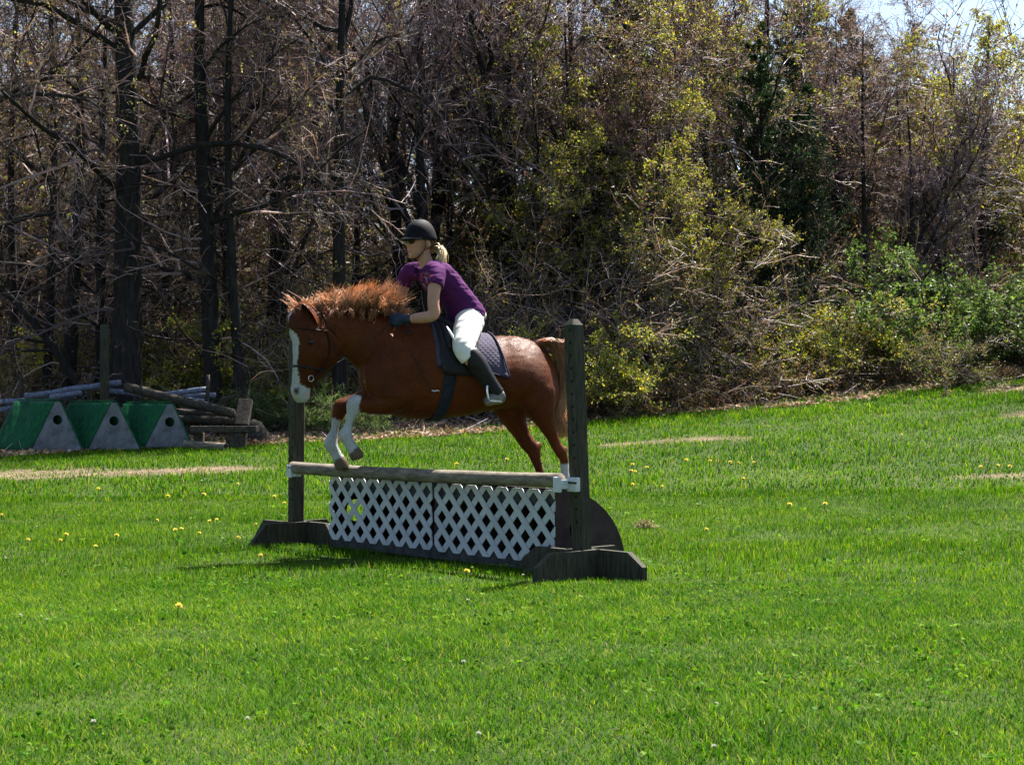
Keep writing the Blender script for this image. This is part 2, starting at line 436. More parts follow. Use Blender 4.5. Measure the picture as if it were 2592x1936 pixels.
TW = [(.12, .088, .10), (.54, .43, .49), (.07, .05, .058), (.34, .25, .285), (.08, .058, .065)]
def make_tree(seed, h, r0, first=.25, n1=16, n2=8, n3=7, n4=5, l1=.36, ang=62, up=.12, droop=.05, fork=0, leafc=None, nleaf=0, lsize=.05, twr=.005, lean=0., curve=0., tw=TW, jit=.16, buds=0, budc=None, low=0, fork_at=3, limb_max=.09):
    r = np.random.default_rng(seed); trunk = MB(); crown = MB()
    K = 12; z = np.linspace(0, h, K)
    ph = r.uniform(0, 6.28, 4)
    tp = np.stack([lean * z + curve * (z / h) ** 2 * h + .05 * h * .2 * np.sin(z / h * 5 + ph[0]), .05 * h * .2 * np.sin(z / h * 4 + ph[1]), z], 1)
    tp[0, 2] = -.15
    tr = r0 * (1 - .86 * (z / h) ** 1.1); tr[0] *= 1.35; tr[1] *= 1.02
    tpf = crom(tp, 30); trf = np.interp(np.linspace(0, 1, 30), np.linspace(0, 1, K), tr)
    trunk.tube(tpf, trf * (1 + .05 * r.normal(size=30)), 12)
    parents = [tp]; prad = [tr]
    for k in range(fork):
        a = r.uniform(0, 6.28); b0 = tp[fork_at + k]; hh = h - b0[2]
        zz = np.linspace(0, 1, K)
        q = b0 + np.stack([np.cos(a) * zz * hh * .45, np.sin(a) * zz * hh * .3, zz * hh * .92], 1) + r.normal(0, .03 * hh, (K, 3)) * zz[:, None]
        rr = tr[fork_at + k] * .75 * (1 - .85 * zz); trunk.tube(crom(q, 22), np.interp(np.linspace(0, 1, 22), zz, rr), 8)
        parents.append(q); prad.append(rr)
    Pp = np.stack(parents); Rp = np.stack(prad)
    P1, R1 = children_of(Pp, n1, first, .98, ang, 14, l1, 7, up, jit, r, droop, Rp=Rp, rad_ratio=.42)
    R1 = np.minimum(R1, limb_max)
    tubes(trunk, P1, np.maximum(R1, .006), 5)
    if low:
        Pl, Rl = children_of(Pp[:1], low, .08, .4, 80, 12, .2, 6, 0, .22, r, .12, Rp=Rp[:1], rad_ratio=.14)
        P1 = np.concatenate([P1]); tubes(crown, Pl, np.maximum(Rl, .006), 3, pick(r, len(Pl), tw))
        Pl2, _ = children_of(np.concatenate([Pl, ])[:, :6], 7, .2, 1, 50, 20, .5, 4, 0, .25, r, .15)
        tubes(crown, Pl2, np.linspace(twr * 1.3, twr * .5, 4)[None], 3, pick(r, len(Pl2), tw))
    P2, R2 = children_of(P1, n2, .15, 1, 45, 15, .5, 5, up * .5, .2, r, droop, Rp=R1, rad_ratio=.6)
    tubes(crown, P2, np.maximum(R2, twr * 1.2), 3, pick(r, len(P2), tw))
    P3, _ = children_of(P2, n3, .12, 1, 42, 16, .55, 4, up * .3, .22, r, droop)
    tubes(crown, P3, np.linspace(twr * 1.15, twr * .8, 4)[None], 3, pick(r, len(P3), tw))
    P4 = P3
    if n4:
        P4, _ = children_of(P3, n4, .15, 1, 40, 18, .6, 3, 0, .25, r, droop)
        tubes(crown, P4, np.linspace(twr * .8, twr * .45, 3)[None], 3, pick(r, len(P4), tw))
    def at(n, clump=None):
        k = r.integers(0, len(P4), n); t = r.uniform(.2, 1, n)[:, None]
        return P4[k, 1] * (1 - t) + P4[k, -1] * t + r.normal(0, .035, (n, 3))
    if nleaf:
        leaves(crown, at(nleaf), r.uniform(.6, 1.3, nleaf) * lsize, pick(r, nleaf, leafc), None, .6, r)
    if buds:
        k = r.integers(0, len(P4), max(1, buds // 7)); c0 = P4[k, -1]
        C = np.repeat(c0, 7, 0) + r.normal(0, .035, (len(c0) * 7, 3))
        leaves(crown, C, r.uniform(.025, .05, len(C)), pick(r, len(C), budc), None, .7, r)
    return trunk, crown
def make_cedar(seed, h, r0, width, cols, dens=1.0, bare_to=.12):
    r = np.random.default_rng(seed); trunk = MB(); crown = MB()
    z = np.linspace(-.15, h, 14); tp = np.stack([.04 * np.sin(z * .9 + seed), .04 * np.cos(z * .7), z], 1)
    tr = r0 * (1 - .9 * np.linspace(0, 1, 14)); trunk.tube(tp, np.maximum(tr, .008), 8)
    n = int(120 * dens); t = r.uniform(bare_to, 1, n) ** .9; az = r.uniform(0, 6.28, n)
    prof = width * (np.sin(np.clip(t, 0, 1) * math.pi * .82 + .55) ** .8) * r.uniform(.45, 1.15, n)
    prof = np.maximum(prof, .12)
    d = np.stack([np.cos(az), np.sin(az), r.uniform(.1, .75, n)], 1)
    b = np.stack([np.interp(t * h, z, tp[:, 0]), np.interp(t * h, z, tp[:, 1]), t * h], 1)
    K = 5; pts = [b]
    for k in range(1, K):
        d = nrm(d + r.normal(0, .13, (n, 3)) + np.array([0, 0, .05])); pts.append(pts[-1] + d * (prof / (K - 1))[:, None])
    P1 = np.stack(pts, 1); tubes(trunk, P1, np.linspace(.018, .004, K)[None], 4)
    P2, _ = children_of(P1, 9, .15, 1, 45, 15, .42, 4, .1, .2, r)
    tubes(crown, P2, np.linspace(.006, .003, 4)[None], 3, np.array([.06, .045, .03]))
    per = 26; N = len(P2) * per
    k = np.repeat(np.arange(len(P2)), per); u = r.uniform(0, 1, N); i = np.minimum((u * 3).astype(int), 2); w = (u * 3 - i)[:, None]
    C = P2[k, i] * (1 - w) + P2[k, i + 1] * w; tan = nrm(P2[k, -1] - P2[k, 0])
    dd = nrm(tan + r.normal(0, .75, (N, 3)) + np.array([0, 0, .25]))
    leaves(crown, C, r.uniform(.05, .11, N), pick(r, N, cols, .35), dd, .30, r)
    return trunk, crown
def make_shrub(seed, h, w, nst, leafc, nleaf, lsize, tw=TW, arch=.25, n2=9, n3=6, twr=.004, n1=7):
    r = np.random.default_rng(seed); stems = MB(); crown = MB()
    K = 7; az = r.uniform(0, 6.28, nst); el = r.uniform(.35, 1.25, nst)
    b = np.stack([r.normal(0, .14 * w, nst), r.normal(0, .14 * w, nst), np.full(nst, -.05)], 1)
    d = np.stack([np.cos(az) * np.cos(el) * w / h, np.sin(az) * np.cos(el) * w / h, np.sin(el)], 1)
    L = h * r.uniform(.6, 1.15, nst); pts = [b]
    for k in range(1, K):
        d = nrm(d + r.normal(0, .12, (nst, 3)) - np.array([0, 0, arch]) * (k / K)); pts.append(pts[-1] + d * (L / (K - 1))[:, None])
    P1 = np.stack(pts, 1); R1 = np.linspace(.016, .004, K)[None] * r.uniform(.6, 1.2, (nst, 1)) * (h / 2) ** .5
    tubes(stems, P1, R1, 5)
    P2, _ = children_of(P1, n2, .15, 1, 50, 18, .42, 5, .08, .2, r, arch * .3)
    tubes(crown, P2, np.linspace(twr * 1.4, twr * .8, 5)[None], 3, pick(r, len(P2), tw))
    P3, _ = children_of(P2, n3, .1, 1, 48, 18, .5, 3, .02, .25, r, arch * .4)
    tubes(crown, P3, np.linspace(twr, twr * .5, 3)[None], 3, pick(r, len(P3), tw))
    if nleaf:
        k = r.integers(0, len(P3), nleaf); t = r.uniform(0, 1, nleaf)[:, None]
        C = P3[k, 0] * (1 - t) + P3[k, -1] * t + r.normal(0, .03, (nleaf, 3))
        leaves(crown, C, r.uniform(.6, 1.3, nleaf) * lsize, pick(r, nleaf, leafc, .3), None, .6, r)
    return stems, crown

YG = [(.23, .26, .03), (.31, .29, .035), (.16, .22, .03), (.36, .30, .05)]
GR = [(.062, .115, .032), (.085, .148, .038), (.13, .185, .052), (.042, .075, .025)]
OL = [(.13, .12, .045), (.16, .13, .06), (.10, .11, .03), (.18, .13, .07)]
BR = [(.13, .075, .055), (.10, .06, .05), (.18, .11, .075), (.08, .055, .05)]
CD = [(.018, .045, .022), (.028, .06, .025), (.04, .065, .025), (.02, .035, .022)]
CY_ = [(.05, .07, .025), (.07, .075, .03), (.035, .055, .025), (.09, .07, .03)]
PALE = [(.30, .25, .23), (.22, .17, .16), (.36, .30, .27)]
FL = [(.42, .38, .14), (.36, .36, .12), (.48, .42, .22)]

PROTO = {}
def proto(key, tc, kind, tmat=None, cmat=None):
    tm = tc[0].mesh(key + '_trunk', tmat or M['bark']); cm = tc[1].mesh(key + '_crown', cmat or M['leaf'], smooth=False)
    PROTO[key] = (tm, cm, kind)
proto('big', make_tree(11, 13, .27, .28, 17, 7, 7, 5, .34, 70, .05, .10, fork=1, buds=9000, budc=FL + FL + FL + BR, low=12, twr=.0055, fork_at=6, limb_max=.05), 'tree')
proto('mid', make_tree(12, 11.5, .165, .2, 18, 7, 7, 5, .33, 66, .05, .08, buds=2500, budc=BR, low=14, nleaf=2500, leafc=OL, lsize=.045), 'tree')
proto('slim', make_tree(13, 10.5, .10, .18, 18, 7, 6, 5, .30, 55, .12, .03, nleaf=4500, leafc=OL + BR, lsize=.045), 'tree')
proto('mauve', make_tree(14, 9.5, .12, .16, 8, 8, 7, 5, .40, 50, .2, .02, fork=2, buds=2500, budc=[(.22, .12, .13), (.26, .15, .15)], tw=[(.13, .095, .125), (.43, .355, .455), (.08, .06, .076), (.27, .21, .27)], twr=.0056), 'tree')
proto('brown', make_tree(15, 8.0, .09, .14, 8, 8, 7, 4, .42, 52, .15, .04, fork=2, nleaf=6000, leafc=BR + [(.20, .13, .13), (.16, .10, .11)] + OL[:1], lsize=.05, tw=[(.10, .065, .07), (.25, .155, .165), (.07, .05, .055), (.34, .25, .28)], twr=.0055), 'tree')
proto('lean', make_tree(16, 6.5, .15, .35, 10, 7, 6, 4, .4, 60, .1, .06, curve=-.62, lean=-.30), 'tree')
proto('weep', make_tree(17, 12, .13, .3, 9, 9, 8, 4, .40, 42, .12, .22, fork=1, tw=[(.15, .125, .15), (.38, .33, .37), (.11, .09, .105)], twr=.005, buds=1200, budc=BR), 'tree')
proto('yellow', make_tree(18, 6.2, .09, .12, 8, 8, 6, 3, .42, 62, .08, .05, fork=2, nleaf=15000, leafc=YG + OL[:2], lsize=.06), 'tree')
proto('olive', make_tree(19, 7.6, .10, .15, 11, 8, 6, 4, .40, 58, .1, .04, fork=1, nleaf=10000, leafc=OL + BR[:1] + YG[:3], lsize=.055), 'tree')
proto('cedar', make_cedar(20, 8.0, .11, 1.5, CD, 1.0), 'tree', cmat=M['cedar'])
proto('cedar_tall', make_cedar(21, 10.0, .13, 1.25, CD + CY_[:1], 1.0, .2), 'tree', cmat=M['cedar'])
proto('cedar_olive', make_cedar(22, 8.5, .11, 1.45, CY_, .9, .1), 'tree', cmat=M['cedar'])
proto('green_shrub', make_shrub(30, 2.0, 1.9, 24, GR + GR[:3], 17000, .06, arch=.15), 'shrub')
proto('yellow_shrub', make_shrub(31, 1.9, 1.7, 20, YG + GR[2:3], 9500, .055, arch=.2), 'shrub')
proto('olive_shrub', make_shrub(32, 1.4, 1.5, 20, OL + YG[2:3] + GR[2:3], 5500, .04, arch=.25), 'shrub')
proto('bramble', make_shrub(33, 1.3, 2.0, 22, BR + OL, 8000, .052, tw=BR + TW[:1] + PALE[1:2], arch=.55), 'shrub')
proto('vine', make_shrub(34, 3.2, 2.6, 22, YG[2:3] + BR + OL, 4500, .05, tw=PALE + TW[:2], arch=.5, twr=.005), 'shrub')
proto('dry_tuft', make_shrub(35, .6, .7, 60, BR, 500, .05, tw=[(.30, .18, .10), (.38, .26, .15)], arch=.35, n2=3, n3=2), 'shrub')

KINDNAME = {'tree': ('trunk', 'crown'), 'shrub': ('stems', 'foliage')}
def plant(key, name, label, cat, px, Y, sc=1.0, rot=None, group=None, tilt=0., sz=None):
    tm, cm, kind = PROTO[key]
    p = G(px, Y); a, b = KINDNAME[kind]
    o = thing(name, label, cat, p, group)
    o.rotation_euler = (0, tilt, rng.uniform(0, 6.28) if rot is None else rot); o.scale = (sc, sc, sc if sz is None else sz)
    for nm, me in ((a, tm), (b, cm)):
        c = bpy.data.objects.new(nm, me); COL.objects.link(c); c.parent = o
    return o
# trees whose trunks stand out at the left
plant('big', 'forked_tree', 'thickest dark trunk at left, behind the tall wooden post', 'tree', 300, 25.8, .98, 1.2)
plant('mid', 'dark_tree', 'dark upright trunk just left of the thickest trunk, partly behind it', 'tree', 264, 26.6, .66, 2.0)
plant('lean', 'leaning_tree', 'curved dark trunk leaning to the left beside the thickest trunk', 'tree', 268, 26.2, .62, .15)
plant('mid', 'dark_tree', 'dark trunk rising behind the left green coop', 'tree', 182, 26.6, .78, 4.1)
plant('slim', 'thin_tree', 'thin tree nearest the left edge of the photo', 'tree', 122, 27.0, .95, .5)
plant('slim', 'thin_tree', 'thin tree standing behind the leftmost grey poles', 'tree', 40, 27.5, .9, 3.5)
plant('mid', 'dark_tree', 'dark trunk behind the right end of the pole pile', 'tree', 522, 26.2, .98, .3)
plant('slim', 'thin_tree', 'slender dark trunk between the pole pile and the horse head', 'tree', 596, 26.0, .92, 2.7)
plant('slim', 'thin_tree', 'thinnest stem between the two dark trunks over the pole pile', 'tree', 562, 26.8, .6, 5.0)
plant('big', 'straight_tree', 'straight dark trunk rising behind the horse mane, left of the rider', 'tree', 868, 26.6, .46, 4.4, sz=.86)
plant('brown', 'twiggy_tree', 'brown twiggy young tree behind the horse head', 'tree', 720, 29.0, .9)
plant('mauve', 'bare_tree', 'bare mauve tree directly behind the rider', 'tree', 1080, 29.5, 1.05)
plant('mauve', 'bare_tree', 'bare mauve tree between the rider and the near jump post', 'tree', 1300, 31.0, 1.1)
plant('slim', 'thin_tree', 'thin dark trunk high above the saddle', 'tree', 1352, 32.0, 1.0)
plant('olive', 'leafing_tree', 'olive leafing tree behind the horse rump', 'tree', 1440, 30.0, .95)
plant('yellow', 'yellow_green_tree', 'large yellow-green leafing tree right of the near jump post', 'tree', 1640, 28.4, .78, .7)
plant('yellow', 'yellow_green_tree', 'lower yellow-green leafing tree sprawling toward the lawn at right', 'tree', 1800, 28.2, .55, 3.9)
plant('brown', 'dark_stemmed_tree', 'dark double stem under the yellow-green tree', 'tree', 1700, 29.4, .75, 1.1)
plant('cedar', 'cedar_tree', 'dark cedar right behind the yellow-green tree', 'tree', 1930, 30.5, .84)
plant('cedar_tall', 'cedar_tree', 'tall dark cedar left of the yellow-green tree top', 'tree', 1560, 31.5, .95)
plant('cedar', 'cedar_tree', 'dark cedar in the middle of the right-hand wood', 'tree', 2030, 31.0, .72)
plant('cedar_olive', 'cedar_tree', 'brownish olive cedar with its top against the white sky', 'tree', 2150, 36.5, .86)
plant('slim', 'thin_tree', 'slender dark trunk standing left of the forked one at right', 'tree', 2192, 31.2, .72, .9, sz=.62)
plant('mauve', 'forked_tree', 'forked dark stem behind the green shrub at right', 'tree', 2300, 31.5, .58, .2)
plant('brown', 'twiggy_tree', 'reddish brown twiggy crown over the green shrub at right', 'tree', 2395, 33.0, .56)
plant('weep', 'weeping_tree', 'bare weeping tree against the white sky at the far right', 'tree', 2640, 31.0, 1.0, 2.4, tilt=-.22)
plant('cedar_olive', 'cedar_tree', 'small cedar with a ragged top near the white sky gap', 'tree', 2330, 38.5, .60)
plant('olive', 'leafing_tree', 'olive leafing tree at the right edge behind the weeping one', 'tree', 2570, 36.0, .5)
plant('big', 'overhanging_tree', 'bare tree left of the frame reaching its branches in', 'tree', -150, 25.5, .8, 3.2)
plant('mauve', 'bare_tree', 'bare tree between the thickest trunk and the pole-pile trunks', 'tree', 420, 29.8, 1.0)
plant('weep', 'drooping_tree', 'bare drooping tree spreading above the horse head', 'tree', 700, 30.8, .95, 1.0)
plant('weep', 'drooping_tree', 'bare drooping tree spreading above the rider helmet', 'tree', 1000, 31.5, 1.0, 4.0)
plant('yellow', 'yellow_green_tree', 'taller yellow-green tree high above the near jump post', 'tree', 1520, 30.2, 1.0, 5.2)
plant('olive', 'leafing_tree', 'olive leafing tree left of the dark cedars', 'tree', 1790, 31.5, .92, 2.2)
# shrubs along the edge
plant('green_shrub', 'green_shrub', 'big bright green shrub at the right edge', 'shrub', 2430, 29.0, 1.3)
plant('green_shrub', 'green_shrub', 'green shrub cut off by the right edge of the photo', 'shrub', 2590, 29.6, 1.1)
plant('olive_shrub', 'olive_shrub', 'rounded olive shrub standing forward on the lawn at right', 'shrub', 2420, 26.9, .85)
plant('yellow_shrub', 'yellow_shrub', 'yellow-green shrub left of the big green shrub', 'shrub', 2180, 29.0, .95)
plant('yellow_shrub', 'yellow_shrub', 'yellow-green shrub just right of the near jump post top', 'shrub', 1545, 26.4, .92)
plant('yellow_shrub', 'yellow_shrub', 'yellow-green shrub below the cedars, half way to the right edge', 'shrub', 2000, 28.5, .9)
plant('green_shrub', 'green_shrub', 'low dark green shrub under the horse chin', 'shrub', 850, 24.9, .42)
plant('yellow_shrub', 'yellow_shrub', 'leafy yellow-green shrub beside the far jump post', 'shrub', 690, 27.0, .8)
plant('yellow_shrub', 'yellow_shrub', 'leafy shrub high behind the horse ears', 'shrub', 640, 27.6, 1.2)
plant('yellow_shrub', 'yellow_shrub', 'bushy yellow-green shrub under the left cedar', 'shrub', 1740, 28.0, .85)
plant('green_shrub', 'green_shrub', 'green shrub among dark stems below the yellow-green trees', 'shrub', 1640, 27.6, .45)
plant('green_shrub', 'green_shrub', 'small green shrub between the two yellow-green shrubs at right', 'shrub', 2090, 29.0, .6)
plant('yellow_shrub', 'yellow_shrub', 'yellow-green shrub at the foot of the forked stem at right', 'shrub', 2300, 29.4, .7)
plant('yellow_shrub', 'yellow_shrub', 'light green leafy shrub between the two trunks over the left coop', 'shrub', 215, 28.2, 1.0)
plant('yellow_shrub', 'yellow_shrub', 'light green leafy shrub between the thickest trunk and the pole-pile trunk', 'shrub', 410, 28.6, 1.15)
plant('yellow_shrub', 'yellow_shrub', 'light green leafy shrub at the left edge behind the poles', 'shrub', 40, 28.6, 1.1)
plant('olive_shrub', 'olive_shrub', 'olive shrub behind the coops at the left edge', 'shrub', 60, 26.0, .85)
plant('green_shrub', 'green_shrub', 'sunlit green shrub right of the pole pile', 'shrub', 655, 26.0, .5)
for px, Y, s, lb in [(1560, 25.9, .7, 'brown bramble at the foot of the shrub beside the near jump post'), (1690, 26.6, .8, 'brown bramble in front of the dark double stem'), (1870, 27.2, .85, 'brown bramble sprawling under the lower yellow-green tree'),
        (2000, 27.6, .8, 'brown bramble below the middle cedars'), (2110, 27.8, .75, 'brown bramble in front of the small green shrub at right'), (2240, 28.0, .75, 'brown bramble left of the big green shrub'), (1440, 26.2, .55, 'brown bramble behind the horse rump')]:
    plant('bramble', 'bramble', lb, 'bramble', px, Y, s, group='brambles along the wood edge')
for px, Y, s, lb in [(1590, 27.6, 1.0, 'tangle of bare vines behind the near jump post shrub'), (1800, 28.2, 1.0, 'tangle of bare vines around the lower yellow-green tree'), (1120, 28.4, 1.1, 'pale vine tangle just right of the rider helmet'), (1250, 28.2, .9, 'pale vine tangle above the saddle pad'),
        (960, 28.2, 1.0, 'pale vine tangle left of the rider face'), (420, 28.2, .9, 'vine tangle between the tall post and the pole-pile trunk'), (80, 27.0, .9, 'vine tangle behind the poles at the left edge'), (2480, 30.0, 1.0, 'vine tangle over the green shrubs at the right edge'),
        (750, 28.4, 1.0, 'vine tangle behind the horse ears'), (1400, 28.0, 1.0, 'vine tangle behind the horse tail'), (330, 29.0, .9, 'vine tangle just right of the thickest trunk')]:
    plant('vine', 'vine_tangle', lb, 'vine', px, Y, s, group='vine tangles in the wood')
for px, Y, s, lb in [(1810, 26.5, .8, 'rusty dry grass tuft, left one of the close pair beyond the bare patch'), (1850, 26.7, 1.0, 'largest rusty dry grass tuft beyond the bare patch on the lawn'), (1640, 25.6, .7, 'rusty dry tuft at the lawn edge nearest the jump'),
        (1930, 27.1, .7, 'rusty dry tuft right of the largest one'), (2070, 27.4, .7, 'rusty dry tuft at the lawn edge below the cedars'), (2545, 27.4, .7, 'rusty dry tuft beside the rounded olive shrub at right')]:
    plant('dry_tuft', 'dry_grass_tuft', lb, 'dry grass', px, Y, s, group='dry tufts along the lawn edge')

# the wood behind, a mass nobody could count: instanced trees and brush, one object
def wood_mass():
    lib = bpy.data.collections.new('wood_library')
    keys = ['bramble', 'brown', 'cedar', 'cedar_olive', 'mauve', 'mid', 'olive', 'olive_shrub', 'slim', 'vine', 'weep', 'yellow']
    for i, k in enumerate(keys):
        for j in (0, 1):
            o = bpy.data.objects.new('%02d_%s' % (2 * i + j, k), PROTO[k][j]); lib.objects.link(o)
    r = np.random.default_rng(77); pts = []; idx = []; sc = []; rot = []
    HT = dict(brown=8.0, mid=11.5, olive=7.6, slim=10.5, mauve=9.5, weep=12, cedar=8.0, cedar_olive=8.5)
    def cap(k, px, Y, s):
        yt = np.interp(px, [1450, 1700, 1900, 2050, 2180, 2300, 2400, 2480, 2650], [-300, -250, -190, -120, 20, 190, 260, 310, 300])
        return max(.25, min(s, ((1018 - yt) / F * Y - (G(px, Y)[2] - CAMZ)) / (HT[k] * 1.06)))
    def put(k, px, Y, s):
        p = G(px, Y); q = r.uniform(0, 6.28)
        for j in (0, 1): pts.append(p); idx.append(2 * keys.index(k) + j); sc.append(s); rot.append(q)
    for row, (Y0, Y1, step) in enumerate([(31.5, 34, 175), (35, 39, 145), (40, 46, 115)]):
        for px in np.arange(-150, 2700, step):
            px = px + r.uniform(-30, 30); Y = r.uniform(Y0, Y1) + (1.5 if px > 1500 else 0)
            left = px < 1500
            if left: k = r.choice(['brown', 'mid', 'olive', 'slim', 'mauve', 'weep', 'mauve', 'mid', 'cedar_olive', 'slim'])
            else: k = r.choice(['mauve', 'brown', 'cedar', 'slim', 'cedar', 'cedar_olive', 'mauve'])
            s = r.uniform(.85, 1.15)
            s = cap(k, px, Y, s)
            put(k, px, Y, s)
    for px in np.arange(-120, 2700, 75):
        for Y in (29.2, 33.5):
            if r.uniform() < .75: put(r.choice(['bramble', 'olive_shrub', 'vine', 'bramble', 'yellow'], p=[.24, .40, .22, .1, .04]), px + r.uniform(-40, 40), Y + r.uniform(-1, 1), r.uniform(.7, 1.3) * (.8 if Y < 30 else 1))
    for Y in (35.5, 39.0, 43.0, 47.0):
        for px in np.arange(-120, 2700, 78):
            left = px < 1500
            put(r.choice(['bramble', 'olive_shrub', 'olive_shrub', 'vine']), px + r.uniform(-40, 40), Y + r.uniform(-1.5, 1.5), r.uniform(1.8, 3.2) * (1 if left else .75))
    me = bpy.data.meshes.new('distant_wood'); me.from_pydata([tuple(p) for p in pts], [], [])
    for nm, ty, arr in (('idx', 'INT', idx), ('scl', 'FLOAT', sc), ('rot', 'FLOAT', rot)):
        a = me.attributes.new(nm, ty, 'POINT'); a.data.foreach_set('value', np.asarray(arr, np.int32 if ty == 'INT' else np.float32))
    o = bpy.data.objects.new('distant_wood', me); COL.objects.link(o)
    o['kind'] = 'stuff'; o['label'] = 'deep spring wood of bare and budding trees behind the field'; o['category'] = 'woods'
    ng = bpy.data.node_groups.new('scatter_trees', 'GeometryNodeTree')
    ng.interface.new_socket('Geometry', in_out='INPUT', socket_type='NodeSocketGeometry'); ng.interface.new_socket('Geometry', in_out='OUTPUT', socket_type='NodeSocketGeometry')
    N = ng.nodes.new; L = ng.links.new
    gi = N('NodeGroupInput'); go = N('NodeGroupOutput'); ci = N('GeometryNodeCollectionInfo'); ci.inputs['Collection'].default_value = lib
    ci.inputs['Separate Children'].default_value = True; ci.inputs['Reset Children'].default_value = True
    ip = N('GeometryNodeInstanceOnPoints'); ip.inputs['Pick Instance'].default_value = True
    def attr(nm, ty):
        a = N('GeometryNodeInputNamedAttribute'); a.data_type = ty; a.inputs['Name'].default_value = nm; return a.outputs[0]
    cb = N('ShaderNodeCombineXYZ'); L(attr('rot', 'FLOAT'), cb.inputs[2])
    er = N('FunctionNodeEulerToRotation'); L(cb.outputs[0], er.inputs[0])
    L(gi.outputs[0], ip.inputs['Points']); L(ci.outputs[0], ip.inputs['Instance']); L(attr('idx', 'INT'), ip.inputs['Instance Index'])
    L(er.outputs[0], ip.inputs['Rotation']); L(attr('scl', 'FLOAT'), ip.inputs['Scale']); L(ip.outputs[0], go.inputs[0])
    m = o.modifiers.new('scatter', 'NODES'); m.node_group = ng
wood_mass()

# fallen leaves and twigs at the wood's edge
def litter():
    r = np.random.default_rng(91); mb = MB(); n = 34000
    x = r.uniform(-11, 12, n); y = edge_y(x) - .8 + 9 * r.uniform(0, 1, n) ** 1.7
    k = noise2(x, y, 1.6, 41) + r.normal(0, .5, n) > -.35; x, y = x[k], y[k]; n = len(x)
    C = np.stack([x, y, gz(x, y) + r.uniform(.005, .06, n)], 1)
    d = nrm(np.stack([r.normal(size=n), r.normal(size=n), r.normal(0, .25, n)], 1))
    leaves(mb, C, r.uniform(.04, .10, n), pick(r, n, [(.28, .17, .10), (.20, .12, .08), (.36, .26, .17), (.42, .34, .26)], .3), d, .7, r)
    n = 2500; x = r.uniform(-11, 12, n); y = edge_y(x) + r.uniform(-.2, 6, n)
    a = r.uniform(0, 6.28, n); L = r.uniform(.15, .6, n); b = np.stack([x, y, gz(x, y) + .02], 1)
    d = np.stack([np.cos(a), np.sin(a), r.uniform(-.05, .5, n)], 1) * L[:, None]
    tubes(mb, np.stack([b, b + d * .5 + r.normal(0, .02, (n, 3)), b + d], 1), np.array([[.006, .005, .002]]), 3, pick(r, n, PALE + TW, .3))
    single('leaf_litter', mb, M['litter'], 'fallen brown leaves and sticks along the wood edge', 'leaves', kind='stuff', smooth=False)
litter()
# ------------------------------------------------------------------ the jump
NP = np.array([.416, 9.53, 0.0]); FP = np.array([-1.57, 11.78, 0.0])
JL = np.linalg.norm(FP - NP); JU = (FP - NP) / JL              # along the jump, towards the far post
JN = np.array([JU[0] * 0 - JU[1], JU[0], 0.0]); JN = -np.array([JU[1], -JU[0], 0.0])   # front normal (towards the viewer)
if JN[1] > 0: JN = -JN
Z3 = np.array([0, 0, 1.0])
def jp(t, b, z):
    """t along the jump (m from near post), b behind the front plane, z up"""
    return NP + JU * t - JN * b + Z3 * z

def standard(name, label, base, h, tip, lean, cup_side, cup_z):
    base = np.array([base[0], base[1], float(gz(base[0], base[1]))])
    t = thing(name, label, 'jump standard', base)
    w = .0445; up = nrm(Z3 + lean)
    mb = MB()
    # square post with a low pyramid top and eased edges
    ring = np.array([(-1, -.82), (-.82, -1), (.82, -1), (1, -.82), (1, .82), (.82, 1), (-.82, 1), (-1, .82)]) * w
    zs = [(-.02, 1), (h - .035, 1), (h, .45)]
    V = []
    for z, k in zs: V += [base + up * z + JU * a * k + JN * b * k for a, b in ring]
    V = np.array(V); n = 8; q = []
    for L in range(2):
        for j in range(n): q.append([L * n + j, L * n + (j + 1) % n, (L + 1) * n + (j + 1) % n, (L + 1) * n + j])
    mb.add(V, [np.array(q), np.arange(2 * n, 3 * n)[None]])
    post = part('post', mb, M['jump_wood'], t, smooth=False)
    for k in range(16):
        z = .33 + k * .075
        c = base + up * z + JN * (w + .0006) - JU * (.012)
        hb = MB(); a = np.arange(10) * 2 * math.pi / 10
        ringp = np.array([c + (JU * math.cos(q) + Z3 * math.sin(q)) * .0085 for q in a]); hb.prism(ringp, JN, .0012)
        part('pin_hole', hb, M['hole'], post)
    # four foot boards, one against each face of the post
    H = .168; th = .019
    for d, s in ((JN, -JU), (-JN, JU), (JU, JN), (-JU, -JN)):
        c = base + s * (w + th + .002)
        L = .44
        poly = np.array([c - d * (w + .03) + Z3 * -.02, c + d * L + Z3 * -.02, c + d * L + Z3 * tip, c + d * (L - .10 - (H - tip) * .25) + Z3 * H, c - d * (w + .03) + Z3 * H])
        fb = MB(); fb.prism(poly, s, th); part('foot_board', fb, M['jump_wood'], t, smooth=False)
    # white cup that carries the rail
    c = base + up * cup_z + JN * (w + .02) - JU * (.03 if cup_side is JU else .08)
    cp = MB()
    cp.box(c + cup_side * .012, JU, JN, Z3, .04, .018, .042)
    cp.box(c + cup_side * .06 + JN * .03, JU, JN, Z3, .03, .05, .026)
    cp.box(c + cup_side * .06 + JN * .085, JU, JN, Z3, .03, .010, .045)
    cup = part('jump_cup', cp, M['cup'], t, smooth=False); mod(cup, 'BEVEL', width=.006, segments=2)
    pn = MB(); pn.tube([c + JN * .019 - JU * .03 + Z3 * .01, c + JN * .024 + JU * .03 + Z3 * .012], .006, 6); part('pin', pn, M['dark_metal'], cup)
    return t
standard('jump_standard', 'near wooden jump standard, the tallest post in front at right', NP, 1.52, .09, np.array([-.036, 0, 0]), JU, .55)
standard('jump_standard', 'far wooden jump standard behind the horse head', FP, 1.52, .02, np.array([.004, 0, 0]), -JU, .54)
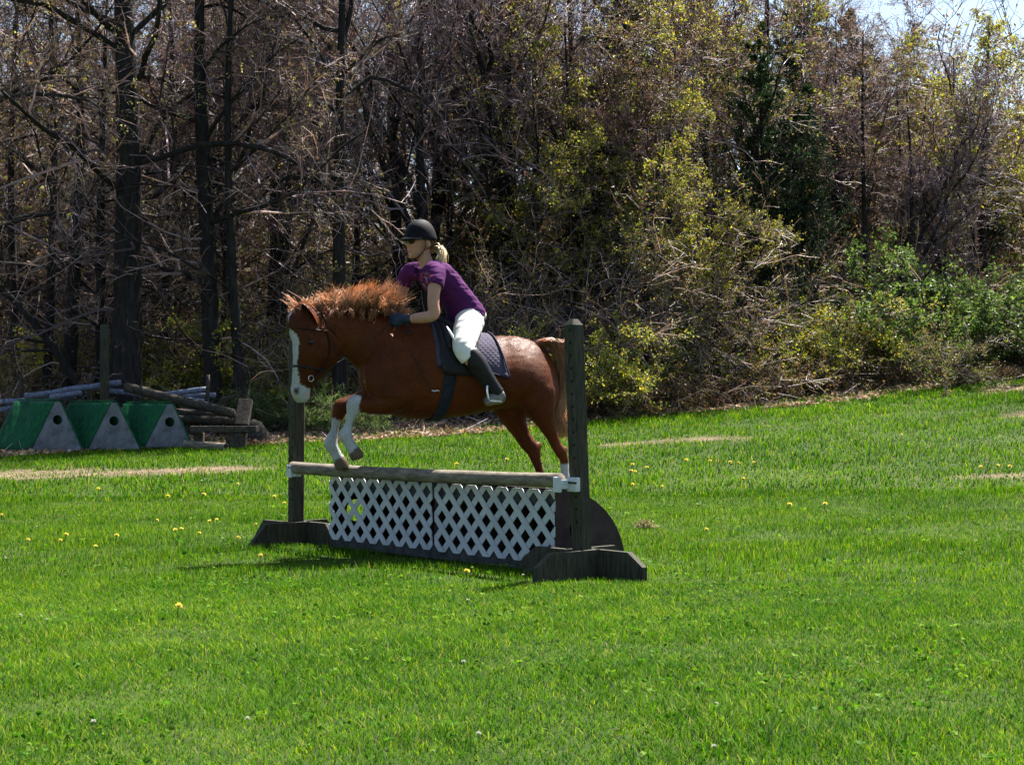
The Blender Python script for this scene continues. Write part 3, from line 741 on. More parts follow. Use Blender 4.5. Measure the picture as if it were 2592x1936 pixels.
# rail
rb = MB(); tt = np.linspace(.07, JL - .13, 26)
pts = np.array([jp(q, -.115, .572 - .012 * math.sin((q / JL) * math.pi) - .008 * q / JL) for q in tt])
rr = .043 + .0012 * np.sin(tt * 9); rb.tube(pts, rr, 20)
single('jump_rail', rb, M['rail_wood'], 'weathered round wooden rail resting across the two jump standards', 'rail', pts[0])

# lattice-fronted box with a quarter-round back
T0, T1, T2 = .0794 * JL, .4640 * JL, .8534 * JL
BD, BH = .60, .50
bx = thing('lattice_box', 'low dark box jump with white lattice front under the rail', 'jump box', jp((T0 + T2) / 2, .2, 0))
def clip_poly(poly, x0, x1, y0, y1):
    def cl(P_, f, g):
        o = []
        for i in range(len(P_)):
            a, b = P_[i], P_[(i + 1) % len(P_)]
            fa, fb = f(a), f(b)
            if fa >= 0: o.append(a)
            if fa * fb < 0: o.append(a + (b - a) * (fa / (fa - fb)))
        return o
    for f in (lambda p: p[0] - x0, lambda p: x1 - p[0], lambda p: p[1] - y0, lambda p: y1 - p[1]):
        if not poly: return poly
        poly = cl(poly, f, None)
    return poly
def end_panel(t, hole=True):
    # quarter-ellipse board with a round hand hole
    a = np.linspace(0, math.pi / 2, 17)
    outer = [(BD * math.cos(q), BH * math.sin(q)) for q in a]
    hc = (.20, .25); hr = .078; K = 36
    # outline sampled by angle from the hole centre, so the ring between hole and outline is quads
    def outl(ang):
        d = np.array([math.cos(ang), math.sin(ang)]); best = 9
        if d[0] < 0: best = min(best, -hc[0] / d[0])
        if d[1] < 0: best = min(best, -hc[1] / d[1])
        lo, hi = 0, 2.0
        for _ in range(40):
            m = (lo + hi) / 2; p = (hc[0] + d[0] * m, hc[1] + d[1] * m)
            if (p[0] / BD) ** 2 + (p[1] / BH) ** 2 < 1: lo = m
            else: hi = m
        m = min(best, lo); return hc[0] + d[0] * m, hc[1] + d[1] * m
    ang = sorted(list(np.linspace(0, 2 * math.pi, K, endpoint=False)) + [math.atan2(-hc[1], -hc[0]) % (2 * math.pi), math.atan2(BH - hc[1], -hc[0]) % (2 * math.pi), math.atan2(-hc[1], BD - hc[0]) % (2 * math.pi)])
    K = len(ang); o = [outl(q) for q in ang]; i = [(hc[0] + hr * math.cos(q), hc[1] + hr * math.sin(q)) for q in ang]
    V = []
    for dt in (-.009, .009):
        V += [jp(t + dt, b, z + .012) for b, z in o] + [jp(t + dt, b, z + .012) for b, z in i]
    q = []
    for k in range(K):
        k2 = (k + 1) % K
        q += [[k, k2, K + k2, K + k], [2 * K + k2, 2 * K + k, 3 * K + k, 3 * K + k2], [k, 2 * K + k, 2 * K + k2, k2], [K + k2, 3 * K + k2, 3 * K + k, K + k]]
    mb = MB(); mb.add(np.array(V), np.array(q)); return mb
for t in (T0 + .011, T2 - .011): part('end_panel', end_panel(t), M['dark_panel'], bx, smooth=False)
a = np.linspace(.02, math.pi / 2 - .01, 14); V = []
for tq in (T0 + .022, T2 - .022):
    for off in (0, -.008): V += [jp(tq, (BD + off) * math.cos(q), (BH + off) * math.sin(q) + .012) for q in a]
n = len(a); q = []
for k in range(n - 1): q += [[k, k + 1, 2 * n + k + 1, 2 * n + k], [n + k + 1, n + k, 3 * n + k, 3 * n + k + 1]]
mb = MB(); mb.add(np.array(V), np.array(q)); part('curved_back', mb, M['dark_panel'], bx)
for z, hh in ((BH - .045, .045), (.055, .045)):
    mb = MB(); mb.box(jp((T0 + T2) / 2, .012, z + .002), JU, JN, Z3, (T2 - T0) / 2 - .024, .011, hh); part('front_board', mb, M['grey_board'], bx, smooth=False)
mb = MB(); mb.box(jp(T1, .05, BH / 2), JU, JN, Z3, .02, .036, BH / 2 - .01); part('middle_stud', mb, M['dark_panel'], bx, smooth=False)
def lattice(t0, t1, z0, z1, name='lattice_panel'):
    W = t1 - t0; H = z1 - z0; Pd = .147; sw = .021
    mbp = MB()
    base = part(name, None, None, bx) if False else None
    slats = []
    for layer, sg in ((0, 1), (1, -1)):
        for k in range(-4, 14):
            x0 = (k + .5) * Pd
            # 45-ish degree strip through (x0, 0)
            d = np.array([sg * 1.0, 1.04]); d = d / np.linalg.norm(d); s = np.array([-d[1], d[0]])
            o = np.array([x0 if sg > 0 else x0, 0.0])
            poly = [o - d * 3 + s * sw, o + d * 3 + s * sw, o + d * 3 - s * sw, o - d * 3 - s * sw]
            poly = clip_poly(poly, 0, W, 0, H)
            if len(poly) < 3: continue
            A = np.array(poly)
            if np.ptp(A[:, 0]) + np.ptp(A[:, 1]) < .05: continue
            slats.append((A, layer))
    return slats
for (t0, t1, z0, z1) in ((T0 - .004, T1 - .015, .062, .505), (T1 + .015, T2 + .006, .066, .515)):
    sl = lattice(t0, t1, z0, z1); first = None
    pan = bpy.data.objects.new('lattice_panel', None); COL.objects.link(pan); pan.parent = bx
    for A, layer in sl:
        m_ = MB(); pl = np.array([jp(t1 - x, -.004 - .006 * layer, z0 + y) for x, y in A]); m_.prism(pl, JN, .0028)
        part('slat', m_, M['lattice'], pan, smooth=False)

# ------------------------------------------------------------------ green carpeted coops, stacked poles and old timber at the left
def coop(label, px0, px1, pyb, pyt, apx, Yc, lx):
    """front triangle from px0..px1 at the base, apex at apx; body runs back to the left"""
    sc = F / Yc
    A = P(px0, pyb, Yc); B = P(px1, pyb, Yc); T = P(apx, pyt, Yc)
    g = float(gz((A[0] + B[0]) / 2, Yc)); 
    t = thing('carpeted_coop', label, 'jump coop', ((A[0] + B[0]) / 2, Yc, g))
    A[2] = B[2] = g + .03
    W = (B[0] - A[0]); dep = np.array([lx, .55, 0.0])              # direction of the ridge, going back and to the left
    tw = .075
    TL, TR = T - np.array([tw * .5, 0, 0]), T + np.array([tw * .5, 0, 0])
    dn = nrm(np.cross(np.array([1.0, 0, 0]), Z3))
    for k, off in enumerate((np.zeros(3), dep)):
        hc = np.array([T[0] - .0, Yc, T[2] - .255]) + off; hr = .068 if k == 0 else .004; K = 28
        ang = np.linspace(0, 2 * math.pi, K, endpoint=False)
        out = [A + off, B + off, TR + off, TL + off]
        # ring of quads between hole and outline
        def outl(q):
            d = np.array([math.cos(q), 0, math.sin(q)]); best = 9
            for i in range(4):
                p, r_ = out[i], out[(i + 1) % 4]; e = r_ - p
                den = d[0] * e[2] - d[2] * e[0]
                if abs(den) < 1e-9: continue
                u = ((p[0] - hc[0]) * e[2] - (p[2] - hc[2]) * e[0]) / den; v = ((p[0] - hc[0]) * d[2] - (p[2] - hc[2]) * d[0]) / den
                if u > 0 and -1e-6 <= v <= 1 + 1e-6: best = min(best, u)
            return hc + d * best
        an = sorted(list(ang) + [math.atan2(p[2] - hc[2], p[0] - hc[0]) % (2 * math.pi) for p in out])
        K = len(an); V = []
        for dy in (-.012, .012):
            V += [outl(q) + np.array([0, dy, 0]) for q in an] + [hc + np.array([math.cos(q) * hr, dy, math.sin(q) * hr]) for q in an]
        fq = []
        for i in range(K):
            j = (i + 1) % K
            fq += [[i, j, K + j, K + i], [2 * K + j, 2 * K + i, 3 * K + i, 3 * K + j], [i, 2 * K + i, 2 * K + j, j], [K + j, 3 * K + j, 3 * K + i, K + i]]
        m_ = MB(); m_.add(np.array(V), np.array(fq)); part('end_board', m_, M['coop_wood'], t, smooth=False)
    # carpeted slopes, thin slabs just outside the end boards
    for (b0, t0, sx) in ((A, TL, -1), (B, TR, 1)):
        nr = nrm(np.array([sx * (t0[2] - b0[2]), 0, sx * (b0[0] - t0[0]) ])) 
        if nr[2] < 0: nr = -nr
        K = 14; V = []
        for off in (.004, .022):
            for i in range(K + 1):
                u = i / K
                for end in (0.0, 1.0):
                    jit = rng.normal(0, .004)
                    V.append(b0 + (t0 - b0) * (u * 1.0 + .0) + dep * (end * 1.0) + np.array([0, -.016 + .032 * end, 0]) + nr * (off + (jit if off > .01 else 0)) + Z3 * .03 * (1 - u) * 0)
        n2 = 2 * (K + 1); fq = []
        for i in range(K):
            a0 = 2 * i
            fq += [[a0, a0 + 1, a0 + 3, a0 + 2], [n2 + a0 + 1, n2 + a0, n2 + a0 + 2, n2 + a0 + 3], [a0 + 2, n2 + a0 + 2, n2 + a0, a0], [a0 + 1, n2 + a0 + 1, n2 + a0 + 3, a0 + 3]]
        fq += [[0, n2, n2 + 1, 1], [2 * K, 2 * K + 1, n2 + 2 * K + 1, n2 + 2 * K]]
        m_ = MB(); m_.add(np.array(V), np.array(fq)); part('carpet', m_, M['carpet'], t)
    # worn tufted ridge
    m_ = MB(); n = 260; u = rng.uniform(0, 1, n)
    C = TL + (TR - TL) * rng.uniform(-.1, 1.1, (n, 1)) + dep * u[:, None] + Z3 * .018
    leaves(m_, C, .03, np.array([.03, .17, .09]), nrm(np.stack([rng.normal(0, .5, n), rng.normal(0, .5, n), np.ones(n)], 1)), .3)
    part('ridge_tufts', m_, M['grass'], t)
    m_ = MB(); m_.box((A + B) / 2 + dep / 2 - Z3 * .015 - np.array([W / 2 + .0, 0, 0]), dep, np.cross(nrm(dep), Z3), Z3, np.linalg.norm(dep) / 2, .02, .022); part('base_board', m_, M['old_wood'], t, smooth=False)
    m_ = MB(); m_.box((A + B) / 2 - Z3 * .022 + np.array([0, .035, 0]), (1, 0, 0), (0, 1, 0), Z3, W / 2 - .01, .02, .02); part('base_board', m_, M['old_wood'], t, smooth=False)
    return t
coop('green carpeted coop at the left edge, leftmost of three', 80, 208, 1147, 1017, 146, 23.0, -.74)
coop('green carpeted coop in the middle of the row of three', 224, 354, 1150, 1020, 289, 23.1, -.74)
coop('green carpeted coop nearest the pole pile, rightmost of three', 367, 487, 1151, 1023, 430, 23.2, -.74)

def pole(label, a, b, r, mat, name='jump_pole', cat='pole', group=None, sides=10):
    A = P(*a); B = P(*b); m_ = MB(); u = np.linspace(0, 1, 8)[:, None]
    pts = A + (B - A) * u + rng.normal(0, .004, (8, 3)); m_.tube(pts, r, sides)
    return single(name, m_, M[mat], label, cat, (A + B) / 2, group)
pg = 'poles heaped behind the coops'
pole('faded blue-grey pole slanting up to the tall post behind the coops', (66, 1003, 24.6), (304, 968, 24.3), .047, 'paint_pole', group=pg)
pole('blue-grey pole sticking out past the left edge of the photo', (-30, 1020, 24.9), (190, 1004, 24.5), .045, 'paint_pole', group=pg)
pole('blue-grey pole lowest of the two at the left edge', (-30, 1043, 24.7), (110, 1018, 24.9), .042, 'paint_pole', group=pg)
pole('short blue-grey pole with worn top between first and second coop', (128, 1007, 24.3), (206, 993, 24.2), .045, 'paint_pole', group=pg)
pole('sunlit whitish plank running right from the tall post', (268, 988, 24.5), (516, 1016, 24.1), .042, 'paint_pole', group=pg)
pole('pale blue pole ending at the upright stake of the pile', (390, 1002, 24.7), (522, 985, 24.6), .044, 'paint_pole', group=pg)
pole('lower pale blue pole ending at the upright stake of the pile', (400, 1008, 24.9), (545, 1000, 24.8), .042, 'paint_pole', group=pg)
pole('thick dark timber sloping down to the right over the pole pile', (316, 980, 24.0), (592, 1046, 23.9), .07, 'old_wood', 'timber', 'timber', sides=8)
pole('dark timber lying just under the thick sloping one', (400, 1042, 24.2), (600, 1056, 24.2), .07, 'old_wood', 'timber', 'timber', sides=8)
pole('weathered timber lowest in the pile beside the right coop', (430, 1060, 24.0), (590, 1064, 24.1), .06, 'old_wood', 'timber', 'timber', sides=8)
pole('grey timber end poking out right of the rightmost coop', (380, 1052, 24.6), (505, 1036, 24.5), .05, 'old_wood', 'timber', 'timber', sides=8)
pole('tall round wooden post behind the middle coop', (265, 1120, 24.05), (265, 822, 24.05), .066, 'jump_wood', 'wooden_post', 'post', sides=14)
pole('thin upright stake at the right end of the pole pile', (523, 1080, 24.5), (527, 948, 24.5), .03, 'old_wood', 'stake', 'stake')
pole('thin upright stake behind the leftmost coop', (60, 1080, 25.2), (52, 948, 25.2), .035, 'old_wood', 'stake', 'stake')
pole('thin upright stake left of the tall wooden post', (226, 1050, 25.0), (228, 945, 25.0), .035, 'old_wood', 'stake', 'stake')
# hollow log
A = P(470, 1124, 22.9); B = P(572, 1131, 22.5); m_ = MB(); u = np.linspace(0, 1, 6)[:, None]
m_.tube(A + (B - A) * u, .055, 14, cap=False); m_.tube(B + (A - B) * np.linspace(0, 1, 6)[:, None], .044, 14, cap=False)
d = nrm(B - A); aa, bb = frames(np.array([[d]]))
th = np.linspace(0, 2 * math.pi, 14, endpoint=False)
o_ = np.array([B + (aa[0, 0] * math.cos(q) + bb[0, 0] * math.sin(q)) * .055 for q in th]); i_ = np.array([B + (aa[0, 0] * math.cos(q) + bb[0, 0] * math.sin(q)) * .044 for q in th])
k = np.arange(14); m_.add(np.vstack([o_, i_]), np.stack([k, (k + 1) % 14, (k + 1) % 14 + 14, k + 14], 1))
single('hollow_log', m_, M['rail_wood'], 'pale hollow log on the grass right of the coops', 'log', (A + B) / 2)
# old knocked-over standard: beam, leg and upright stub
Yt = 22.9; t = thing('old_standard', 'dark heavy old timber trestle right of the pole pile', 'trestle', (P(600, 1135, Yt)[0], Yt, float(gz(P(600, 1135, Yt)[0], Yt))))
def slab(nm, x0, x1, y0, y1, dep, Y, mat='old_wood'):
    a = P(x0, y0, Y); b = P(x1, y1, Y); m_ = MB(); m_.box((a + b) / 2, (1, 0, .0), (0, 1, 0), Z3, abs(b[0] - a[0]) / 2, dep, abs(b[2] - a[2]) / 2)
    o = part(nm, m_, M[mat], t, smooth=False); mod(o, 'BEVEL', width=.012, segments=2); return o
slab('beam', 484, 652, 1078, 1094, .10, Yt); slab('leg', 574, 620, 1095, 1142, .08, Yt + .01); slab('leg', 492, 516, 1095, 1140, .07, Yt + .12)
m_ = MB(); a = P(612, 1077, Yt + .02); b = P(622, 1012, Yt + .25); m_.box((a + b) / 2, b - a, (0, 1, -.3), np.cross(b - a, (0, 1, -.3)), np.linalg.norm(b - a) / 2, .06, .10); o = part('upright_stub', m_, M['old_wood'], t, smooth=False); mod(o, 'BEVEL', width=.012, segments=2)
# rotten stump beside it
m_ = MB(); c = G(655, 23.9)
m_.tube(np.array([c + np.array([0, 0, -.05]), c + np.array([.0, 0, .12]), c + np.array([-.06, 0, .26]), c + np.array([-.12, 0, .33])]), [.20, .16, .12, .05], 11)
single('rotten_stump', m_, M['old_wood'], 'dark rotten stump right of the old trestle', 'stump', c)

# ------------------------------------------------------------------ small flowers and a clod in the lawn
DAN = [(16, 240), (155, 400), (365, 378), (350, 405), (553, 437), (652, 380), (565, 107), (880, 278), (1018, 345), (1030, 338), (1128, 357), (1140, 143), (1235, 285), (1220, 288), (1340, 70), (1568, 157), (1620, 188), (1470, 300), (1338, 385), (1475, 492), (1510, 496), (1008, 803), (940, 150)]
DAN = [(x / 2.245, 1200 + y / 2.245) for x, y in DAN]
DAN += [(1450 + x / 1.937, 550 + y / 1.937) for x, y in [(297, 1228), (280, 1265), (318, 1266), (375, 1247), (545, 1212), (668, 1215), (760, 1222), (805, 1217), (888, 1215), (297, 1330), (430, 1338), (850, 1305), (1045, 1435), (1237, 1433), (1607, 1072), (2010, 1238), (2080, 1236), (2135, 1245)]]
DAN += [(1178, 1468), (1785, 1352), (1280, 1172), (1157, 1186)]
WHT = [(93, 1334), (13, 1417), (320, 1478), (118, 1576), (50, 1565), (1177, 1690), (1215, 1872), (1815, 1792), (1810, 1908), (630, 1830), (1182, 1528), (240, 1845), (1325, 1460)]
M['petal'] = mat_leaf('dandelion_petal', .3, .6, .2, (1, 1, .85)); 
def flower(kind):
    mb = MB(); r = np.random.default_rng(5 if kind else 6)
    yc = np.array([.88, .74, .16]) if kind else np.array([.62, .61, .58])
    R = .018 if kind else .009; zc = .058 if kind else .03
    mb.tube(np.array([[0, 0, 0], [.003, 0, .03], [0, 0, zc]]), .0022, 5, np.array([.10, .17, .04]))
    n = 46; a = r.uniform(0, 6.28, n); el = np.linspace(0, 1.3, n)
    d = np.stack([np.cos(a) * np.cos(el), np.sin(a) * np.cos(el), np.sin(el) * .75 + .05], 1)
    leaves(mb, np.tile([0, 0, zc], (n, 1)), R * r.uniform(.85, 1.15, n), yc * r.uniform(.85, 1.1, (n, 1)), d, .55, r)
    return mb.mesh('dandelion' if kind else 'white_blossom', M['petal'], smooth=False)
FM = flower(1), flower(0)
for kind, lst in ((0, DAN), (1, WHT)):
    for (x, y) in lst:
        p = ground_hit(x, y + 6); nm = ('dandelion', 'white_blossom')[kind]
        o = bpy.data.objects.new(nm, FM[kind]); COL.objects.link(o)
        s = rng.uniform(.8, 1.15) * (1.0 if p[1] < 14 else 1.25)
        o.location = (p[0], p[1], float(gz(p[0], p[1])) - .004); o.scale = (s, s, s); o.rotation_euler = (rng.normal(0, .25), rng.normal(0, .25), rng.uniform(0, 6.28))
        o['label'] = ('small yellow dandelion flower in the mown grass', 'tiny white blossom lying in the mown grass')[kind]
        o['category'] = ('dandelion', 'blossom')[kind]; o['group'] = ('dandelions in the lawn', 'white blossoms in the lawn')[kind]
mb = MB(); p = ground_hit(1632, 1338); n = 420; r = np.random.default_rng(8)
C = p + np.stack([r.normal(0, .035, n), r.normal(0, .03, n), np.abs(r.normal(0, .022, n)) + .012], 1)
leaves(mb, C, r.uniform(.02, .05, n), pick(r, n, [(.40, .34, .20), (.30, .27, .15), (.20, .24, .08)], .2), None, .25, r)
single('dry_clod', mb, M['litter'], 'small tan clod of dry grass on the lawn right of the jump', 'clod', p, smooth=False)
# ------------------------------------------------------------------ the horse
PSI = math.radians(12)
HF = np.array([-math.cos(PSI), -math.sin(PSI), 0.0]); HL = np.array([-math.sin(PSI), math.cos(PSI), 0.0])   # forward; lateral, away from the viewer
HO = P(1160, 950, 11.12)
def H(px, py, d=0.0):
    r_ = ray(px, py); k = np.dot(HO + HL * d - CAM, HL) / np.dot(r_, HL); return CAM + r_ * k
def pxm(p): return p[1] / F                                          # metres per photo pixel at a point

M['coat'] = mat_plain('chestnut_coat', (.78, .78, .78), (1.15, 1.12, 1.1), 5, .5, (1, 1, .3), .3, 110, attr=True, spec=.10)
M['mane'] = mat_leaf('mane_hair', .35, .45, .4, (1.2, .95, .7))
CHEST = np.array([.097, .026, .0078]); WHITE = np.array([.42, .425, .425]); HOOF = np.array([.13, .095, .065]); DARKC = np.array([.12, .042, .018])

TORSO = np.array([  # px x, top y, bottom y, half width (m)
    (908, 896, 968, .07), (922, 868, 1004, .125), (945, 836, 1030, .165), (980, 810, 1050, .20), (1020, 797, 1058, .225), (1065, 800, 1062, .24), (1115, 816, 1061, .25),
    (1170, 834, 1055, .258), (1220, 846, 1043, .26), (1265, 850, 1034, .26), (1305, 852, 1036, .262), (1345, 863, 1040, .245), (1378, 885, 1042, .205), (1400, 918, 1036, .15), (1412, 960, 1012, .08)], float)
TF = crom(TORSO, 60)
TEXP = 2.3; TUP = 1.72
def torso_at(x):
    return [np.interp(x, TF[:, 0], TF[:, k]) for k in (1, 2, 3)]
def torso_pt(x, a, off=0.0):
    """point on the barrel: a=0 top line, pi/2 near side, negative = far side"""
    t, b, w = torso_at(x); cf = .5 + .12 * float(smooth01(x, 1190, 1290)); yc = t + (b - t) * cf
    ca, sa = math.cos(a), math.sin(a)
    e = (TUP - .22 * float(smooth01(x, 1190, 1290))) if ca > 0 else TEXP; hy = (yc - t) if ca > 0 else (b - yc)
    cy = np.sign(ca) * abs(ca) ** (2 / e); sx = np.sign(sa) * abs(sa) ** (2 / e)
    c = H(x, yc); m = pxm(c)
    return c + Z3 * (cy * (hy * m + off)) - HL * sx * (w + off)
samples = []      # (pos, colour key, local index) used to paint the coat
hb = MB()
C = []; A = []; B = []
for x, t, b, w in TF:
    c = H(x, (t + b) / 2); C.append(c); A.append(Z3 * (b - t) / 2 * pxm(c)); B.append(HL * w)
NS = 36; th = np.arange(NS) * 2 * math.pi / NS; V = []
for x in TF[:, 0]: V += [torso_pt(x, q) for q in th]
i = np.arange(len(TF) - 1)[:, None] * NS; j = np.arange(NS)[None]; q = np.stack([i + j, i + (j + 1) % NS, i + (j + 1) % NS + NS, i + j + NS], -1).reshape(-1, 4)
V = np.vstack([np.array(V), C[:1], C[-1:]]); n0 = len(V) - 2; jj = np.arange(NS); L0 = (len(TF) - 1) * NS
hb.add(V, [q, np.stack([(jj + 1) % NS, jj, np.full(NS, n0)], 1), np.stack([jj + L0, (jj + 1) % NS + L0, np.full(NS, n0 + 1)], 1)])
for c in C: samples.append((c, 0))
def limb(st, n=40, expo=2.0, key=None, store=True):
    """st rows: px, py, half thickness (px), lateral half (m), lateral offset (m), colour key"""
    st = np.asarray(st, float); s = crom(st[:, :5], n)
    k = st[np.clip(np.round(np.linspace(0, len(st) - 1, n)).astype(int), 0, len(st) - 1), 5]
    C = np.array([H(q[0], q[1], q[4]) for q in s]); T = nrm(np.gradient(C, axis=0))
    Aa = nrm(np.cross(T, np.tile(HL, (n, 1)))); Bb = np.cross(Aa, T)
    m = C[:, 1:2] / F
    hb.loft(C, Aa * s[:, 2:3] * m, Bb * s[:, 3:4], 18, expo)
    if store:
        for c, q in zip(C, k): samples.append((c, int(q)))
    return C
# neck (crest to the withers)
limb([(1010, 905, 112, .19, 0, 0), (965, 880, 92, .155, 0, 0), (920, 858, 70, .118, -.01, 0), (880, 842, 56, .095, -.03, 0), (842, 830, 48, .084, -.05, 0), (805, 822, 42, .08, -.07, 0)], 30, 2.1)
# shoulder mass, forearms, cannons, pasterns, hooves   (keys: 0 coat, 1 white, 2 hoof)
limb([(1030, 870, 60, .05, -.135, 0), (990, 950, 70, .08, -.125, 0), (990, 1005, 50, .08, -.13, 0)], 16)
limb([(1030, 985, 50, .085, -.13, 0), (995, 1012, 34, .07, -.13, 0), (955, 1023, 26, .058, -.13, 0), (920, 1024, 20, .05, -.13, 0), (899, 1021, 22, .05, -.13, 1), (893, 1036, 19, .044, -.13, 1), (887, 1056, 13, .033, -.13, 1), (881, 1080, 12, .031, -.13, 1),
      (875, 1101, 18.5, .044, -.13, 1), (882, 1118, 15.5, .038, -.13, 1), (891, 1134, 15, .040, -.13, 1), (898, 1143, 17, .048, -.13, 2), (903, 1153, 18, .052, -.13, 2), (906, 1162, 16, .05, -.13, 2)], 70)
limb([(1010, 975, 46, .08, .12, 0), (960, 1000, 32, .065, .11, 0), (915, 1013, 25, .055, .10, 0), (880, 1023, 22, .05, .09, 0), (862, 1032, 22, .05, .08, 0), (856, 1050, 18, .044, .08, 0), (850, 1070, 13, .034, .08, 1), (846, 1094, 12.5, .032, .08, 1),
      (838, 1122, 19, .045, .08, 1), (846, 1140, 15.5, .039, .08, 1), (854, 1154, 16, .041, .08, 1), (860, 1165, 18.5, .05, .08, 2), (865, 1177, 20, .055, .08, 2), (868, 1188, 18, .052, .08, 2)], 70)
# hind quarters
limb([(1345, 960, 48, .07, -.115, 0), (1356, 992, 54, .11, -.135, 0), (1368, 1032, 42, .10, -.14, 0), (1383, 1072, 25, .072, -.135, 0), (1397, 1104, 16.5, .05, -.13, 0), (1409, 1128, 14.5, .042, -.13, 0), (1421, 1146, 15, .042, -.13, 0), (1428, 1164, 11.5, .034, -.13, 0),
      (1430, 1190, 10, .03, -.13, 1), (1434, 1225, 10, .029, -.13, 1), (1440, 1258, 13, .037, -.13, 1), (1434, 1276, 11, .033, -.13, 1), (1426, 1290, 13, .04, -.13, 2), (1419, 1306, 15, .045, -.13, 2)], 70)
limb([(1290, 975, 50, .08, .12, 0), (1290, 1010, 55, .105, .14, 0), (1301, 1058, 33, .085, .14, 0), (1316, 1092, 22, .065, .14, 0), (1331, 1118, 19, .05, .14, 0), (1349, 1138, 19, .045, .14, 0), (1356, 1162, 14.5, .036, .14, 0),
      (1365, 1190, 12, .032, .14, 0), (1375, 1228, 10.5, .03, .14, 1), (1384, 1260, 13, .037, .14, 1), (1380, 1280, 11, .033, .14, 1), (1374, 1296, 15, .045, .14, 2)], 70)
# point of hock on each hind leg
for px, py, d in ((1432, 1139, -.13), (1366, 1128, .14)):
    c = H(px, py, d); limb([(px - 12, py + 12, 9, .026, d, 0), (px - 3, py + 1, 8.5, .026, d, 0), (px + 1, py - 9, 5, .016, d, 0)], 8, store=False)
# head, turned a little towards the viewer
HPS = math.radians(40)
hf = np.array([-math.cos(HPS), -math.sin(HPS), 0.0]); hl = np.array([-math.sin(HPS), math.cos(HPS), 0.0])
HDD = -.09
HEAD = np.array([ # py, centre px, half extent px, half width m
    (782, 776, 26, .060), (800, 778, 46, .082), (822, 786, 55, .100), (845, 795, 57, .108), (870, 803, 58, .108), (895, 803, 56, .098), (915, 798, 51, .085), (935, 789, 44, .074), (955, 777, 34.5, .064), (975, 767, 28, .059), (992, 763.5, 26.5, .060), (1008, 764, 21, .053), (1020, 763, 12, .036)], float)
HD = crom(HEAD, 46)
def head_row(py):
    return [np.interp(py, HD[:, 0], HD[:, k]) for k in (1, 2, 3)]
def head_c(py):
    cx, he, hw = head_row(py); c = H(cx, py, HDD); he = he * pxm(c)
    hd = math.sqrt(max(he * he - (hw * math.sin(HPS)) ** 2, (.3 * he) ** 2)) / math.cos(HPS)
    return c, hd, hw
def head_pt(py, a, off=0.0):
    """a=0 front of the face, pi/2 the side facing the viewer"""
    c, hd, hw = head_c(py)
    ca, sa = math.cos(a), math.sin(a); e = 2 / 2.3
    return c + hf * np.sign(ca) * abs(ca) ** e * (hd + off) - hl * np.sign(sa) * abs(sa) ** e * (hw + off)
C = []; A = []; B = []
for row in HD:
    c, hd, hw = head_c(row[0]); C.append(c); A.append(hf * hd); B.append(hl * hw)
hb.loft(C, A, B, 24, 2.3)
for c in C: samples.append((c, 3))
headC = np.array(C)
# chin, lips, nostril rims, brow ridges
def blob(c, ax, bx_, cx_, n=9):
    u = np.linspace(-.96, .96, n); k = np.sqrt(1 - u * u)
    hb.loft(c + np.outer(u, ax), np.outer(k, bx_), np.outer(k, cx_), 12)
blob(H(777, 1004, HDD), Z3 * .03, hf * .035, hl * .038)
for sg in (1, -1):
    blob(head_pt(984, sg * .75, -.012), Z3 * .03, hf * .022, hl * .018)
    blob(head_pt(852, sg * .95, -.012), Z3 * .028, hf * .035, hl * .022)
for sg in (1, -1):
    blob(head_pt(888, sg * 1.85, -.016), Z3 * .075, hf * .075, hl * .022)
    for u in np.linspace(0, 1, 6): blob(head_pt(890 + 38 * u, sg * (1.05 - .1 * u), -.006), Z3 * .02, hf * .012, hl * .010)
e1 = (H(795, 822, -.17), H(766, 766, -.19)); e2 = (H(750, 806, .0), H(731, 764, .02))
v, fs = remesh(hb, .0105, 7)
nrmv = np.zeros_like(v)
for f in fs:
    fn = np.cross(v[f[:, 1]] - v[f[:, 0]], v[f[:, 2]] - v[f[:, 0]])
    for k in range(f.shape[1]): np.add.at(nrmv, f[:, k], fn)
nrmv = nrm(nrmv); v = v + nrmv * (.0065 * noise3(v, 8, 31) + .0022 * noise3(v, 28, 32))[:, None]
SP = np.array([s[0] for s in samples]); SK = np.array([s[1] for s in samples])
near = np.zeros(len(v), int)
for i in range(0, len(v), 4000):
    d = ((v[i:i + 4000, None] - SP[None]) ** 2).sum(2); near[i:i + 4000] = d.argmin(1)
key = SK[near]
wob = noise3(v, 22, 3)
col = np.tile(CHEST, (len(v), 1)) * (1 + .22 * noise3(v, 5, 1) + .14 * noise3(v, 40, 2))[:, None]
hd_m = v[:, 2:3]
col[key == 3] *= .72; col[key == 1] = WHITE; col[key == 2] = HOOF
# blaze: painted on the front of the face (head-local), widening over the muzzle
hm = key == 3
c0 = np.stack([np.interp(v[:, 2], headC[::-1, 2], headC[::-1, k]) for k in range(3)], 1)
lat = -((v - c0) @ hl); fr = (v - c0) @ hf
topz, botz = headC[0, 2], headC[-1, 2]; s_ = (topz - v[:, 2]) / (topz - botz)
bw = np.interp(s_, [.2, .27, .36, .5, .62, .74, .82, .9, 1.0], [.0, .044, .040, .030, .029, .034, .052, .064, .06]) + .010 * wob
bl = hm & (np.abs(lat - .004) < bw) & (fr > .01)
mz = hm & (s_ > .84) & (np.abs(lat) < .06 + .01 * wob) & (fr > -.03)
col[bl | mz] = WHITE
pink = hm & (s_ > .90) & (noise3(v, 30, 9) > .0); col[pink & (bl | mz)] = np.array([.50, .38, .32])
